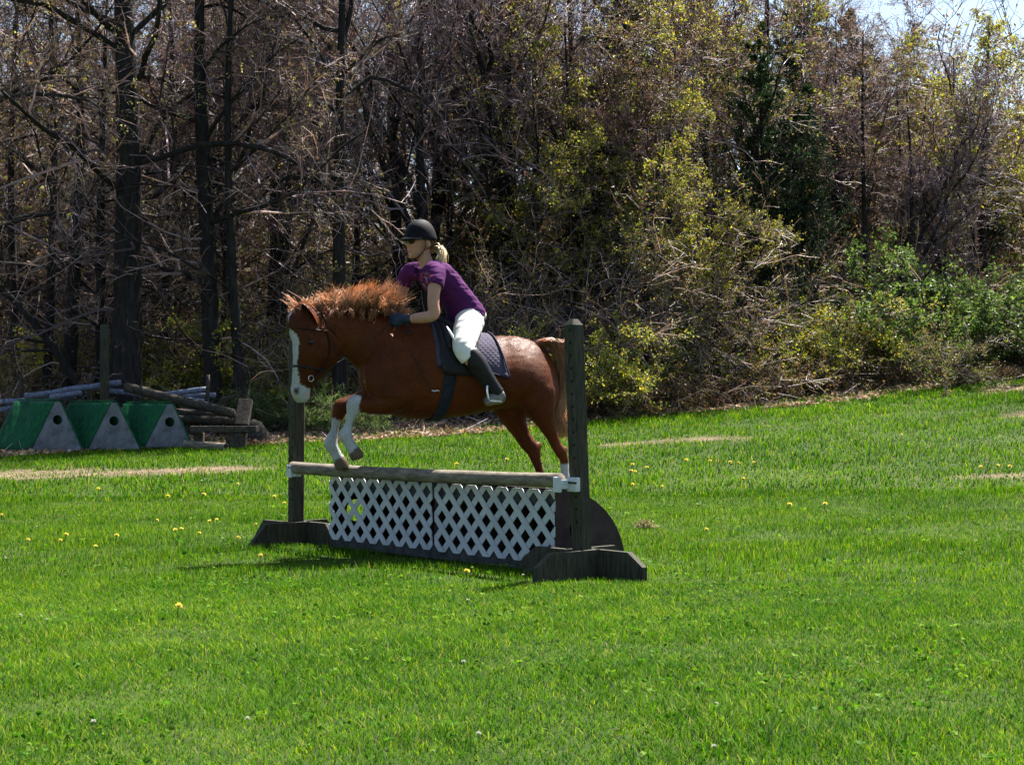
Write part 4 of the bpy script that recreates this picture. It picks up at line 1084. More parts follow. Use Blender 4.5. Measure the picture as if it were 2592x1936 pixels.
# nostrils
for sg in (1, -1):
    npnt = head_pt(989, sg * .62, .004); dd = np.linalg.norm((v - npnt) * np.array([1, 1, .75]), axis=1)
    col[dd < .014] = np.array([.06, .04, .035]); ed = (dd >= .014) & (dd < .024); col[ed] = col[ed] * .5
horse = thing('horse', 'chestnut horse with a white blaze jumping over the rail', 'horse', HO * np.array([1, 1, 0]))
bm_ = MB(); bm_.add(v, fs, np.clip(col, 0, 1)); body = part('body', bm_, M['coat'], horse)
# short coat hair lying back and down over the body
tri = np.vstack([np.vstack([f[:, [0, 1, 2]], f[:, [0, 2, 3]]]) if f.shape[1] == 4 else f for f in fs])
ar_ = np.linalg.norm(np.cross(v[tri[:, 1]] - v[tri[:, 0]], v[tri[:, 2]] - v[tri[:, 0]]), axis=1)
nh = 110000; pk_ = rng.choice(len(tri), nh, p=ar_ / ar_.sum()); w1 = rng.uniform(0, 1, (nh, 2)); fl_ = w1.sum(1) > 1; w1[fl_] = 1 - w1[fl_]
T3 = tri[pk_]; pos = v[T3[:, 0]] + (v[T3[:, 1]] - v[T3[:, 0]]) * w1[:, :1] + (v[T3[:, 2]] - v[T3[:, 0]]) * w1[:, 1:]
nn_ = nrm(nrmv[T3[:, 0]]); lay = -HF * .75 - Z3 * .65 + rng.normal(0, .22, (nh, 3)) + .35 * np.stack([noise3(pos, 6, 51), noise3(pos, 6, 52), noise3(pos, 6, 53)], 1)
dr = nrm(nrm(lay - nn_ * np.sum(lay * nn_, 1, keepdims=True)) + nn_ * rng.uniform(.10, .30, (nh, 1)))
sd_ = nrm(np.cross(dr, nn_)); Lh = rng.uniform(.008, .016, (nh, 1)); cc_ = np.clip(col[T3[:, 0]] * rng.uniform(.62, 1.45, (nh, 1)), 0, 1)
V = np.stack([pos - sd_ * .0011, pos + sd_ * .0011, pos + dr * Lh], 1)
ch_ = MB(); ch_.add(V.reshape(-1, 3), np.arange(nh)[:, None] * 3 + np.array([[0, 1, 2]]), np.repeat(cc_, 3, 0))
M['coat_hair'] = mat_leaf('coat_hair', .12, .5, .06, (1.1, 1, .9)); hp_ = part('coat_hair', ch_, M['coat_hair'], horse, smooth=False); hp_['kind'] = 'stuff'
M['eye'] = mat_plain('dark_eye', (.004, .003, .003), (.010, .007, .006), 10, .22, bump=0, spec=.3)
for sg in (1, -1):
    m_ = MB(); c = head_pt(868, sg * .98, -.008); u = np.linspace(-.98, .98, 9); k = np.sqrt(1 - u * u)
    m_.loft(c + np.outer(u, Z3 * .024), np.outer(k, hf * .029), np.outer(k, hl * .017), 12); part('eye', m_, M['eye'], horse)

def ear(base, tip, w, open_dir):
    base = np.asarray(base); tip = np.asarray(tip); K = 12; n = 13; u = np.linspace(0, 1, K)
    ax = tip - base; o = nrm(open_dir - nrm(ax) * np.dot(open_dir, nrm(ax))); sd = np.cross(nrm(ax), o)
    pr = np.sin(np.clip(.30 + u * .70, 0, 1) * math.pi) ** .75 * w + .002
    V = []; c = []
    for skin, off in ((0, 0.0), (1, -.005)):
        for k in range(K):
            for j in range(n):
                a = -2.15 + 4.3 * j / (n - 1); r_ = max(pr[k] + off, .0008)
                V.append(base + ax * u[k] - o * math.cos(a) * r_ * .85 + sd * math.sin(a) * r_ + o * .012 * u[k] ** 2)
                c.append(CHEST * 1.05 if skin == 0 else np.array([.03, .014, .009]))
    k = np.arange(K - 1)[:, None] * n + np.arange(n - 1)[None]; q = np.stack([k, k + 1, k + n + 1, k + n], -1).reshape(-1, 4)
    e = np.array([[i * n + j, (i + 1) * n + j, K * n + (i + 1) * n + j, K * n + i * n + j] for i in range(K - 1) for j in (0, n - 1)])
    mb = MB(); mb.add(np.array(V), [q, q[:, ::-1] + K * n, e], np.array(c)); return mb
part('ear', ear(*e1, .046, nrm(np.array([-.45, -1, .1]))), M['coat'], horse); part('ear', ear(*e2, .034, nrm(np.array([-.6, -1, 0]))), M['coat'], horse)
# mane: locks thrown up off the crest; forelock; tail
def hair(mb, roots, tips, bend, r0, K=6, cr=None, ct=None, jit=.006, wave=0.0):
    N = len(roots); u = np.linspace(0, 1, K)[None, :, None]; wv = nrm(rng.normal(size=3)) * wave; ph_ = rng.uniform(0, 6.28) + rng.normal(0, .5, (N, 1, 1))
    Pt = roots[:, None] * (1 - u) + tips[:, None] * u + bend[:, None] * (4 * u * (1 - u)) + rng.normal(0, jit, (N, K, 3)) * u + wv * np.sin(u * 7.5 + ph_) * u
    R = r0 * np.array([1, 1, .9, .75, .5, .12])[None] if K == 6 else r0 * np.linspace(1, .15, K)[None]
    c = cr[:, None] * (1 - u) + ct[:, None] * u
    tubes(mb, Pt, R, 3, c)
mm = MB()
crest = [(776, 786), (790, 787), (815, 788), (845, 789), (880, 791), (915, 791), (950, 792), (985, 795), (1005, 798)]
tipy = [(744, 772), (778, 755), (812, 740), (850, 728), (884, 719), (914, 711), (942, 717), (970, 716), (998, 724), (1016, 750)]
cl = np.array(crest, float); tl = np.array(tipy, float)
nl = 46
for q in range(nl):
    u = (q + rng.uniform(0, 1)) / nl
    cpx = np.interp(u, np.linspace(0, 1, len(cl)), cl[:, 0]); cpy = np.interp(u, np.linspace(0, 1, len(cl)), cl[:, 1])
    tpx = np.interp(u, np.linspace(0, 1, len(tl)), tl[:, 0]) + rng.normal(6, 15); tpy = np.interp(u, np.linspace(0, 1, len(tl)), tl[:, 1]) + max(rng.normal(13, 15), -8)
    d0 = -.05 * (1 - u); dt = rng.normal(0, .06) + d0
    n = 30; base = H(cpx, cpy + 6, d0); tip = H(tpx, tpy, dt)
    roots = base + rng.normal(0, 1, (n, 3)) * np.array([.022, .016, .010]); tips = tip + rng.normal(0, 1, (n, 3)) * np.array([.024, .03, .024])
    bend = np.tile(np.array([rng.normal(-.012, .016), rng.normal(0, .02), .012]), (n, 1)) + rng.normal(0, .006, (n, 3))
    br = rng.uniform(.8, 1.25)
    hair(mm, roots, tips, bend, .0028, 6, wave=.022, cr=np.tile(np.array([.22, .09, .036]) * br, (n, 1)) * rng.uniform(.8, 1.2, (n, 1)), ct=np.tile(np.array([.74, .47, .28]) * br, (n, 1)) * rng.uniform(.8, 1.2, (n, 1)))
# hair falling on the near side of the crest
for q in range(16):
    u = (q + rng.uniform(0, 1)) / 16; cpx = 806 + u * 185; n = 10
    base = H(cpx, 789, -.03); tip = H(cpx + rng.normal(6, 8), 800 + rng.normal(0, 9), -.115 - .03 * u)
    roots = base + rng.normal(0, .012, (n, 3)); tips = tip + rng.normal(0, .010, (n, 3))
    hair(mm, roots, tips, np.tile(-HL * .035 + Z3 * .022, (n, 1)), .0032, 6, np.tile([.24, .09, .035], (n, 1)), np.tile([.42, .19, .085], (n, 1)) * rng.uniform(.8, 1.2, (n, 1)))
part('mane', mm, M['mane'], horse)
fm = MB()
for q in range(8):
    n = 12; base = H(rng.uniform(756, 774), rng.uniform(784, 794), -.08); tip = H(rng.uniform(744, 775), rng.uniform(765, 822), rng.uniform(-.2, -.1))
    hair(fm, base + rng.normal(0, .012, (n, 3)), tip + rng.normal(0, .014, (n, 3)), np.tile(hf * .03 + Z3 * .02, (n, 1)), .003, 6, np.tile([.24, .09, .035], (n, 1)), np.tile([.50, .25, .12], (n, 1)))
part('forelock', fm, M['mane'], horse)
tm = MB(); tailp = crom(np.array([(1352, 876), (1378, 866), (1403, 864), (1422, 884), (1433, 920), (1432, 968), (1421, 1012), (1416, 1045), (1432, 1088)], float), 15)
n = 1300; ph = rng.uniform(0, 6.28, n); rad = np.sqrt(rng.uniform(0, 1, n)); K = 15
spread = np.array([8, 13, 20, 25, 28, 29, 28, 25, 20, 16, 13, 13, 16, 21, 26.])
end = rng.uniform(.86, 1.05, n)
Pt = np.zeros((n, K, 3)); uu = np.linspace(0, 1, K)
for k in range(K):
    s_k = uu[k] * end; px = np.interp(s_k, uu, tailp[:, 0]) + np.cos(ph) * rad * np.interp(s_k, uu, spread); py = np.interp(s_k, uu, tailp[:, 1])
    t = np.array([H(a, b, 0.0) for a, b in zip(px, py)])
    ex = np.interp(s_k, [1.0, 1.05], [0, .06]); 
    Pt[:, k] = t + HL * (np.sin(ph) * rad * np.interp(s_k, uu, spread) * .0026)[:, None] - Z3 * ex[:, None] + rng.normal(0, .0035 + .006 * uu[k], (n, 3))
# lift the first hairs so the dock arches
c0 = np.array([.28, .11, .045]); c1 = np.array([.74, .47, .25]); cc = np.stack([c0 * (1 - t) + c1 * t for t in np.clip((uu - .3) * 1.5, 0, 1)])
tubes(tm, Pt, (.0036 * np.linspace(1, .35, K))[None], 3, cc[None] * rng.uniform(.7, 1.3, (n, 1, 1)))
dock = np.array([H(a, b, 0) for a, b in tailp[:7]]); tm.tube(dock, [.03, .032, .03, .026, .02, .014, .006], 10, np.array([.20, .07, .028]))
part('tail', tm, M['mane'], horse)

# ------------------------------------------------------------------ saddle, pad, bridle
M['leather'] = mat_plain('dark_leather', (.006, .0055, .007), (.018, .016, .018), 30, .5, bump=.15, spec=.2)
M['navy'] = mat_plain('navy_girth_web', (.008, .010, .02), (.02, .024, .04), 30, .8, bump=.3)
M['sunlit_and_tread'] = mat_plain('sunlit_strip_and_tread', (.5, .48, .45), (.7, .68, .64), 20, .5, bump=.1)  # pale colour stands for sun on the saddle; also colours the stirrup tread
def quilt_mat():
    m, nt, out = newmat('quilted_purple_cloth'); N = nt.nodes.new; L = nt.links.new
    b = N('ShaderNodeBsdfPrincipled'); b.inputs['Roughness'].default_value = .85; b.inputs['Specular IOR Level'].default_value = .1
    tc = N('ShaderNodeTexCoord'); n = N('ShaderNodeTexNoise'); n.inputs['Scale'].default_value = 14; L(tc.outputs['Object'], n.inputs['Vector'])
    r = N('ShaderNodeValToRGB'); r.color_ramp.elements[0].color = (.030, .025, .042, 1); r.color_ramp.elements[1].color = (.09, .08, .115, 1); L(n.outputs[0], r.inputs[0]); L(r.outputs[0], b.inputs['Base Color'])
    hs = []
    for sg in (1, -1):
        mp = N('ShaderNodeMapping'); mp.inputs['Rotation'].default_value = (0, sg * math.radians(45), 0); L(tc.outputs['Object'], mp.inputs[0])
        w = N('ShaderNodeTexWave'); w.inputs['Scale'].default_value = 13; w.wave_profile = 'SIN'; L(mp.outputs[0], w.inputs['Vector']); hs.append(w)
    mu = N('ShaderNodeMath'); mu.operation = 'MULTIPLY'; L(hs[0].outputs['Fac'], mu.inputs[0]); L(hs[1].outputs['Fac'], mu.inputs[1])
    bp = N('ShaderNodeBump'); bp.inputs['Strength'].default_value = .35; bp.inputs['Distance'].default_value = .01; L(mu.outputs[0], bp.inputs['Height']); L(bp.outputs[0], b.inputs['Normal'])
    L(b.outputs[0], out.inputs[0]); return m
M['quilt'] = quilt_mat()
def sheet(fx0, fx1, a0, a1, off, na=22, nx=12):
    V = []
    for i in range(na):
        a = a0 + (a1 - a0) * i / (na - 1)
        for j in range(nx):
            x = fx0(a) + (fx1(a) - fx0(a)) * j / (nx - 1); V.append(torso_pt(x, a, off))
    k = np.arange(na - 1)[:, None] * nx + np.arange(nx - 1)[None]; q = np.stack([k, k + 1, k + nx + 1, k + nx], -1).reshape(-1, 4)
    mb = MB(); mb.add(np.array(V), q); return mb
A_END = 1.50
pad = thing('saddle_pad', 'quilted purple saddle pad showing behind the rider leg', 'saddle pad', torso_pt(1180, 0, .02))
fx0 = lambda a: 1082 + 10 * min(abs(a) / A_END, 1); fx1 = lambda a: 1234 + 36 * min(abs(a) / A_END, 1)
o = part('quilt', sheet(fx0, fx1, -A_END, A_END, .012, 44, 16), M['quilt'], pad); mod(o, 'SOLIDIFY', thickness=.012, offset=1)
eb = MB(); pts = np.array([torso_pt(fx1(a), a, .02) for a in np.linspace(-A_END, A_END, 40)]); eb.tube(pts, .006, 6); part('piping', eb, M['navy'], o)
eb = MB(); pts = np.array([torso_pt(x, A_END, .02) for x in np.linspace(fx0(A_END), fx1(A_END), 20)]); eb.tube(pts, .006, 6); part('piping', eb, M['navy'], o)
sad = thing('saddle', 'dark leather riding saddle under the rider', 'saddle', torso_pt(1150, 0, .05))
for sg in (1, -1):
    f0 = lambda a: 1086 + 14 * abs(a) - 10 * max(0, abs(a) - 1); f1 = lambda a: 1198 - 8 * max(0, abs(a) - .6)
    o = part('flap', sheet(f0, f1, sg * .25, sg * 1.62, .034, 20, 12), M['leather'], sad); mod(o, 'SOLIDIFY', thickness=.012, offset=0)
    kr = MB(); pts = np.array([torso_pt(1112 + 12 * u, sg * (.5 + .62 * u), .045) for u in np.linspace(0, 1, 9)]); kr.tube(pts, [.010, .018, .022, .024, .024, .023, .021, .016, .008], 8); part('knee_roll', kr, M['leather'], o)
kp = MB(); pts = np.array([H(1131, 826, -.33), H(1138, 838, -.345), H(1145, 851, -.35), H(1151, 866, -.345)]); kp.tube(pts, [.004, .013, .014, .004], 8, flat=.5); part('sunlit_strip', kp, M['sunlit_and_tread'], sad, label='sun on the saddle front, painted as a pale strip')  # sunlight striking the dark saddle, put in as a pale strip
sb = MB()
ST = [(1098, 812, 16, .07), (1112, 806, 20, .11), (1135, 818, 15, .13), (1165, 831, 12, .155), (1190, 832, 13, .17), (1206, 828, 17, .165), (1215, 822, 14, .12)]
s_ = crom(np.array(ST, float), 24); Cc = np.array([H(q[0], q[1] + 6) for q in s_])
sb.loft(Cc, np.array([Z3 * q[2] * .0027 for q in s_]), np.array([HL * q[3] for q in s_]), 18, 2.2); part('seat', sb, M['leather'], sad)
g0 = lambda a: 1112 - 30 * max(0, abs(a) - 1.55) / 1.6 * 1.0; g1 = lambda a: 1140 - 30 * max(0, abs(a) - 1.55) / 1.6
o = part('girth', sheet(g0, g1, 1.5, 2 * math.pi - 1.5, .012, 44, 4), M['navy'], sad); mod(o, 'SOLIDIFY', thickness=.01, offset=1)
lth = MB(); pts = np.array([H(1168, 872, -.335), H(1196, 908, -.372), H(1222, 945, -.372), H(1241, 974, -.36)]); lth.tube(crom(pts, 12), .011, 6, flat=.25); part('stirrup_leather', lth, M['leather'], sad)
# stirrup iron: arch and tread
ir = MB(); ctr = H(1250, 1000, -.335); 
up_ = nrm(H(1241, 973, -.335) - H(1252, 1020, -.335)); fo = nrm(H(1225, 1004, -.335) - H(1275, 1006, -.335))
ar = []
for q in np.linspace(-.25, math.pi + .25, 22):
    ar.append(H(1250, 1006, -.372) + up_ * (.105 * math.sin(q)) + (fo * .62 - HL * .25) * (.068 * math.cos(q)))
ar = np.array(ar); ir.tube(ar, .0075, 8); iron = part('stirrup_iron', ir, M['steel'], sad)
tr_ = MB(); tr_.box((ar[0] + ar[-1]) / 2, ar[0] - ar[-1], np.cross(ar[0] - ar[-1], up_), up_, np.linalg.norm(ar[0] - ar[-1]) / 2, .02, .006); part('tread', tr_, M['sunlit_and_tread'], iron, smooth=False)

br = thing('bridle', 'black leather bridle with noseband on the horse head', 'bridle', head_pt(930, 0, .01))
def strap(nm, pts, r, flat=.35, parent=br, mat='leather', n=24):
    m_ = MB(); m_.tube(crom(np.array(pts), n), r, 7, flat=flat); return part(nm, m_, M[mat], parent)
ring = [head_pt(927 + 16 * (1 - math.cos(a)) / 2, a, .006) for a in np.linspace(-math.pi, math.pi, 33)]
strap('noseband', ring, .0085, .9, n=60)
for sg in (1, -1):
    strap('cheekpiece', [head_pt(y, sg * a, .006) for y, a in ((826, 1.75), (850, 1.72), (880, 1.7), (910, 1.7), (940, 1.75), (956, 1.6))], .008)
    strap('throatlatch', [head_pt(826, sg * 1.9, .008), head_pt(850, sg * 2.15, .006), head_pt(875, sg * 2.45, .006), head_pt(893, sg * 2.9, .01), head_pt(896, sg * math.pi, .012)], .006)
strap('browband', [head_pt(838 - 6 * math.cos(a), a, .007) for a in np.linspace(-1.75, 1.75, 15)], .008)
strap('headpiece', [head_pt(826, -1.8, .008), H(812, 800, .03), H(806, 786, -.07), H(822, 806, -.16), head_pt(826, 1.8, .008)], .009)
for sg in (1, -1):
    c = head_pt(958, sg * 1.5, .012); m_ = MB(); pts = np.array([c + (Z3 * math.cos(q) + hf * math.sin(q)) * .02 for q in np.linspace(0, 2 * math.pi, 17)]); m_.tube(pts, .0035, 6); part('bit_ring', m_, M['steel'], br)
NHAND = H(1000, 810, -.175); FHAND = H(985, 803, .14)
strap('rein', [head_pt(960, 1.5, .02), H(845, 925, -.20), H(905, 885, -.205), H(955, 848, -.2), NHAND], .006, .4)
strap('rein', [head_pt(960, -1.5, .02), H(850, 920, .08), H(915, 872, .14), FHAND], .006, .4)
strap('rein', [NHAND, H(1012, 836, -.215), H(1040, 842, -.235), H(1010, 800, -.05), FHAND], .006, .4)
cr = thing('hanging_strap', 'thin strap with a pale metal end hanging on the horse shoulder', 'strap', H(1070, 950, -.26))
strap('strap', [H(1036, 880, -.232), H(1056, 920, -.252), H(1072, 952, -.262), H(1093, 986, -.268)], .0045, .6, cr)
strap('metal_end', [H(1093, 988, -.272), H(1100, 990, -.274), H(1106, 988, -.274), H(1112, 990, -.272)], .007, .8, cr, 'steel', 8)
# ------------------------------------------------------------------ the rider
M['skin'] = mat_plain('skin', (.9, .88, .86), (1.08, 1.05, 1.04), 30, .5, attr=True, bump=.03, spec=.2)
M['shirt'] = mat_plain('purple_tshirt', (.85, .85, .85), (1.1, 1.1, 1.1), 12, .85, attr=True, bump=.35, bscale=9, spec=.08)
M['breeches'] = mat_plain('cream_breeches', (.56, .545, .50), (.70, .69, .65), 9, .8, bump=.25, bscale=16)
M['boot'] = mat_plain('black_boot_leather', (.005, .005, .006), (.016, .015, .015), 20, .5, bump=.2, spec=.22)
M['foot'] = mat_plain('sun_paled_boot_foot', (.07, .066, .06), (.22, .21, .20), 20, .35, bump=.1)  # lighter than the boot: sun gleaming on the foot, put into its colour
M['glove'] = mat_plain('navy_glove', (.010, .014, .03), (.03, .04, .07), 25, .75, bump=.3)
M['helmet'] = mat_plain('black_velvet_helmet', (.003, .003, .004), (.010, .008, .012), 20, .7, spec=.12, bump=.06, bscale=200)
M['peak'] = mat_plain('dark_helmet_peak', (.012, .011, .014), (.03, .028, .034), 30, .45, bump=.1)
M['lens'] = mat_plain('dark_sunglass_lens', (.003, .003, .004), (.007, .006, .007), 10, .3, bump=0, spec=.2)
M['hair'] = mat_leaf('blond_hair', .3, .4, .5, (1.1, 1, .8))
rider = thing('person', 'rider in purple t-shirt, black helmet and cream breeches leaning forward on the horse', 'person', H(1180, 830, 0))
RPS = math.radians(40)
rf = np.array([-math.cos(RPS), -math.sin(RPS), 0.0]); rl = np.array([-math.sin(RPS), math.cos(RPS), 0.0])
ru = nrm(Z3 + rf * .10); rf = nrm(rf - ru * np.dot(rf, ru))
RH = H(1064, 609, -.02)                     # eye level, middle of the skull
def hp(f, l, u): return RH + rf * f - rl * l + ru * u    # +l towards the viewer
HS = np.array([(-.118, .060, .022, .024), (-.108, .052, .040, .036), (-.090, .038, .062, .048), (-.062, .022, .082, .060), (-.03, .012, .092, .068), (.0, .008, .096, .072), (.03, .002, .098, .075), (.06, -.004, .094, .074), (.09, -.008, .078, .064), (.112, -.01, .05, .042)])
def rider_lofts(inf=0.0, parts_=('head', 'neck', 'torso', 'arms', 'legs'), sleeve=False):
    mb = MB()
    if 'head' in parts_:
        s = crom(HS, 26)
        mb.loft([hp(q[1], 0, q[0]) for q in s], [rf * q[2] for q in s], [rl * q[3] for q in s], 20, 2.15)
        def el(c, a, b, d):
            u = np.linspace(-.96, .96, 7); k = np.sqrt(1 - u * u); mb.loft(c + np.outer(u, a), np.outer(k, b), np.outer(k, d), 10)
        mb.loft([hp(.094, 0, .012), hp(.104, 0, -.008), hp(.114, 0, -.026), hp(.106, 0, -.038)], [rf * q for q in (.008, .012, .015, .008)], [rl * q for q in (.008, .010, .016, .012)], 10)
        el(hp(.098, 0, -.060), rl * .022, rf * .010, ru * .007); el(hp(.096, 0, -.072), rl * .018, rf * .010, ru * .007)
        el(hp(.085, 0, -.100), rl * .020, rf * .018, ru * .016)
        for sg in (1, -1):
            el(hp(-.008, sg * .074, -.022), ru * .032, rf * .018, rl * .010)
            el(hp(.070, sg * .034, -.035), ru * .024, rf * .02, rl * .022)
    def tub(st, n, ex=2.1, lat=HL):
        st = np.asarray(st, float); s = crom(st, n); C = np.array([H(q[0], q[1], q[4]) for q in s]); T = nrm(np.gradient(C, axis=0))
        A_ = nrm(np.cross(T, np.tile(lat, (n, 1)))); B_ = np.cross(A_, T)
        mb.loft(C, A_ * (s[:, 2:3] + inf), B_ * (s[:, 3:4] + inf), 18, ex)
    if 'neck' in parts_:
        tub([(1090, 688, .060, .075, -.01), (1080, 668, .050, .054, -.015), (1073, 648, .047, .047, -.02), (1070, 628, .046, .046, -.02)], 14)
    lat2 = nrm(HL - .42 * RIGHT)
    if 'torso' in parts_:
        tub([(1190, 828, .075, .12, 0), (1184, 806, .10, .155, 0), (1170, 778, .092, .142, 0), (1150, 750, .088, .132, 0), (1126, 722, .094, .142, 0), (1102, 698, .092, .158, -.005), (1088, 680, .062, .135, -.01), (1080, 668, .04, .07, -.012)], 34, 2.25, lat2)
    if 'arms' in parts_ or 'sleeves' in parts_:
        full = 'arms' in parts_
        na = [(1090, 684, .050, .050, -.08), (1104, 690, .054, .054, -.15), (1103, 712, .050, .052, -.20), (1098, 742, .042, .045, -.235)]
        fa = [(1062, 684, .050, .050, .06), (1036, 690, .052, .052, .13), (1026, 710, .046, .048, .175), (1019, 734, .040, .042, .20)]
        if full:
            na += [(1097, 772, .040, .042, -.255), (1099, 793, .040, .041, -.26), (1086, 802, .040, .042, -.255), (1062, 805, .037, .040, -.235), (1042, 807, .029, .033, -.215), (1030, 808, .025, .030, -.205)]
            fa += [(1014, 758, .038, .039, .21), (1010, 774, .037, .038, .205), (1004, 786, .035, .036, .19), (996, 796, .029, .031, .165), (992, 801, .025, .028, .15)]
        else:
            na = na[:3] + [(1100, 726, .052 if sleeve else .046, .054, -.222)]; fa = fa[:3] + [(1022, 722, .050, .050, .188)]
        tub(na, 30 if full else 14); tub(fa, 30 if full else 14)
    if 'legs' in parts_:
        for sg in (-1, 1):
            tub([(1190, 812, .088, .088, sg * .085), (1184, 830, .086, .082, sg * .16), (1178, 855, .075, .071, sg * .245), (1174, 880, .063, .059, sg * .315), (1181, 896, .054, .053, sg * .338)], 20)
            tub([(1176, 884, .058, .056, sg * .325), (1190, 902, .057, .056, sg * .345), (1210, 928, .060, .056, sg * .35), (1232, 958, .048, .044, sg * .35), (1248, 980, .040, .037, sg * .345), (1258, 996, .040, .038, sg * .34)], 24)
    if 'calf' in parts_:
        for sg in (-1, 1):
            tub([(1188, 892, .054, .052, sg * .34), (1198, 906, .058, .057, sg * .348), (1210, 926, .061, .057, sg * .35), (1232, 958, .050, .046, sg * .35), (1248, 980, .043, .040, sg * .345), (1260, 997, .043, .040, sg * .34)], 24)
    if 'feet' in parts_:
        for sg in (-1, 1):
            tub([(1276, 1000, .026, .030, sg * .335), (1266, 1003, .042, .037, sg * .337), (1252, 1007, .040, .041, sg * .34), (1240, 1013, .030, .043, sg * .345), (1231, 1018, .022, .036, sg * .35), (1227, 1021, .010, .022, sg * .35)], 20)
    if 'pelvis' in parts_:
        tub([(1197, 834, .06, .10, 0), (1189, 818, .098, .148, 0), (1180, 798, .100, .155, 0), (1172, 782, .090, .138, 0)], 16, 2.25, lat2)
        for sg in (-1, 1):
            tub([(1190, 812, .092, .09, sg * .085), (1184, 830, .090, .085, sg * .16), (1178, 855, .078, .074, sg * .245), (1174, 880, .066, .062, sg * .315), (1181, 897, .057, .056, sg * .338), (1188, 906, .055, .055, sg * .342)], 22)
    return mb
def hand(mb, wrist, fwd, up, side, inf=0.0, k=1.0):
    """closed hand on a rein: palm, four curled fingers of unequal length, thumb on top"""
    fwd = nrm(fwd); side = nrm(side - fwd * np.dot(side, fwd)); up = np.cross(fwd, side); up = up if up[2] > 0 else -up
    pl = wrist + fwd * .0
    mb.loft([pl - fwd * .012, pl + fwd * .02, pl + fwd * .055, pl + fwd * .085], [up * (q + inf) * k for q in (.024, .034, .040, .036)], [side * (q + inf) * k for q in (.018, .019, .017, .013)], 12)
    for i, (L, o) in enumerate(((.036, .030), (.040, .011), (.037, -.009), (.030, -.027))):
        b = pl + fwd * .08 + up * o; d = fwd; pts = [b - fwd * .02, b]
        for a in (.75, 1.9, 2.9):
            d = fwd * math.cos(a) + side * math.sin(a); pts.append(pts[-1] + d * L * (.95 if a < 1 else .72))
        mb.tube(np.array(pts), np.array([.010, .0105, .010, .0092, .0082]) + inf, 8)
    t0 = pl + fwd * .028 + up * .026
    mb.tube(np.array([t0, t0 + fwd * .022 + up * .014 + side * .012, t0 + fwd * .045 + up * .013 + side * .022, t0 + fwd * .064 + up * .006 + side * .026]), np.array([.014, .0125, .011, .009]) + inf, 8)
def both_hands(mb, inf=0.0):
    w1 = H(1028, 808, -.205); w2 = H(992, 801, .15)
    hand(mb, w1, H(985, 811, -.175) - w1, Z3, HL + Z3 * -.2, inf); hand(mb, w2, H(968, 806, .13) - w2, Z3, -HL - Z3 * .2, inf)
rb_ = rider_lofts(0); both_hands(rb_); rb_.merge(rider_lofts(-.004, ('feet',)))
v, fs = remesh(rb_, .0062, 3, .4)
SK1 = np.array([.40, .215, .15])
col = np.tile(SK1, (len(v), 1)) * (1 + .05 * noise3(v, 30, 4))[:, None]
lp = hp(.105, 0, -.066); dd = np.linalg.norm((v - lp) * np.array([1, 1, 1.6]), axis=1); col[dd < .024] = np.array([.42, .16, .13])
for sg in (1, -1):
    ck = hp(.075, sg * .04, -.035); dd = np.linalg.norm(v - ck, axis=1)[:, None]; col = col + np.array([.06, -.02, -.02]) * np.exp(-(dd / .03) ** 2)
mb = MB(); mb.add(v, fs, np.clip(col, 0, 1)); part('body', mb, M['skin'], rider)
# shirt: folds pulled along the back, a faded print on the chest
sm = rider_lofts(.011, ('torso', 'sleeves'), sleeve=True); v, fs = remesh(sm, .0072, 4, .5)
fold = noise3(v * np.array([1.0, 1.0, 2.2]), 26, 12); nv = nrm(v - H(1135, 740, 0)); v = v + nv * (fold * .0052)[:, None]
neckc = H(1060, 676, -.07)
vcut = v
col = np.tile(np.array([.066, .013, .074]), (len(v), 1)) * (1 + .06 * noise3(v, 12, 6))[:, None]
pc = H(1066, 716, -.06); q = v - pc; r1 = np.sqrt((q @ RIGHT / .10) ** 2 + (q[:, 2] / .07) ** 2)
pn = noise3(v, 70, 14)
front = (r1 < 1) & (v[:, 1] < H(1075, 716, .02)[1])
col[front & (pn > .25)] = np.array([.30, .04, .07]); col[front & (pn < -.45)] = np.array([.26, .24, .28])
# open V neck
tri = [H(1042, 652, 0), H(1086, 652, 0), H(1056, 692, 0)]
def intri(p):
    X = p[:, 0] / p[:, 1]; Zz = (p[:, 2] - CAMZ) / p[:, 1]; T_ = [(t[0] / t[1], (t[2] - CAMZ) / t[1]) for t in tri]
    r_ = np.ones(len(p), bool); sgn = 0
    for k in range(3):
        a_, b_ = T_[k], T_[(k + 1) % 3]; cr_ = (b_[0] - a_[0]) * (Zz - a_[1]) - (b_[1] - a_[1]) * (X - a_[0])
        if k == 0: sgn = np.sign((b_[0] - a_[0]) * (T_[2][1] - a_[1]) - (b_[1] - a_[1]) * (T_[2][0] - a_[0]))
        r_ &= cr_ * sgn > 0
    return r_
open_ = intri(v) & (v[:, 1] < H(1075, 680, .0)[1] + .01)
fs = [f[~open_[f].all(1)] for f in fs]
mb = MB(); mb.add(v, fs, np.clip(col, 0, 1)); part('shirt', mb, M['shirt'], rider)
# skin showing at the V neck
vn = MB(); a = H(1048, 664, -.085); b = H(1080, 662, -.125); c = H(1057, 690, -.150); d = H(1064, 660, -.06)
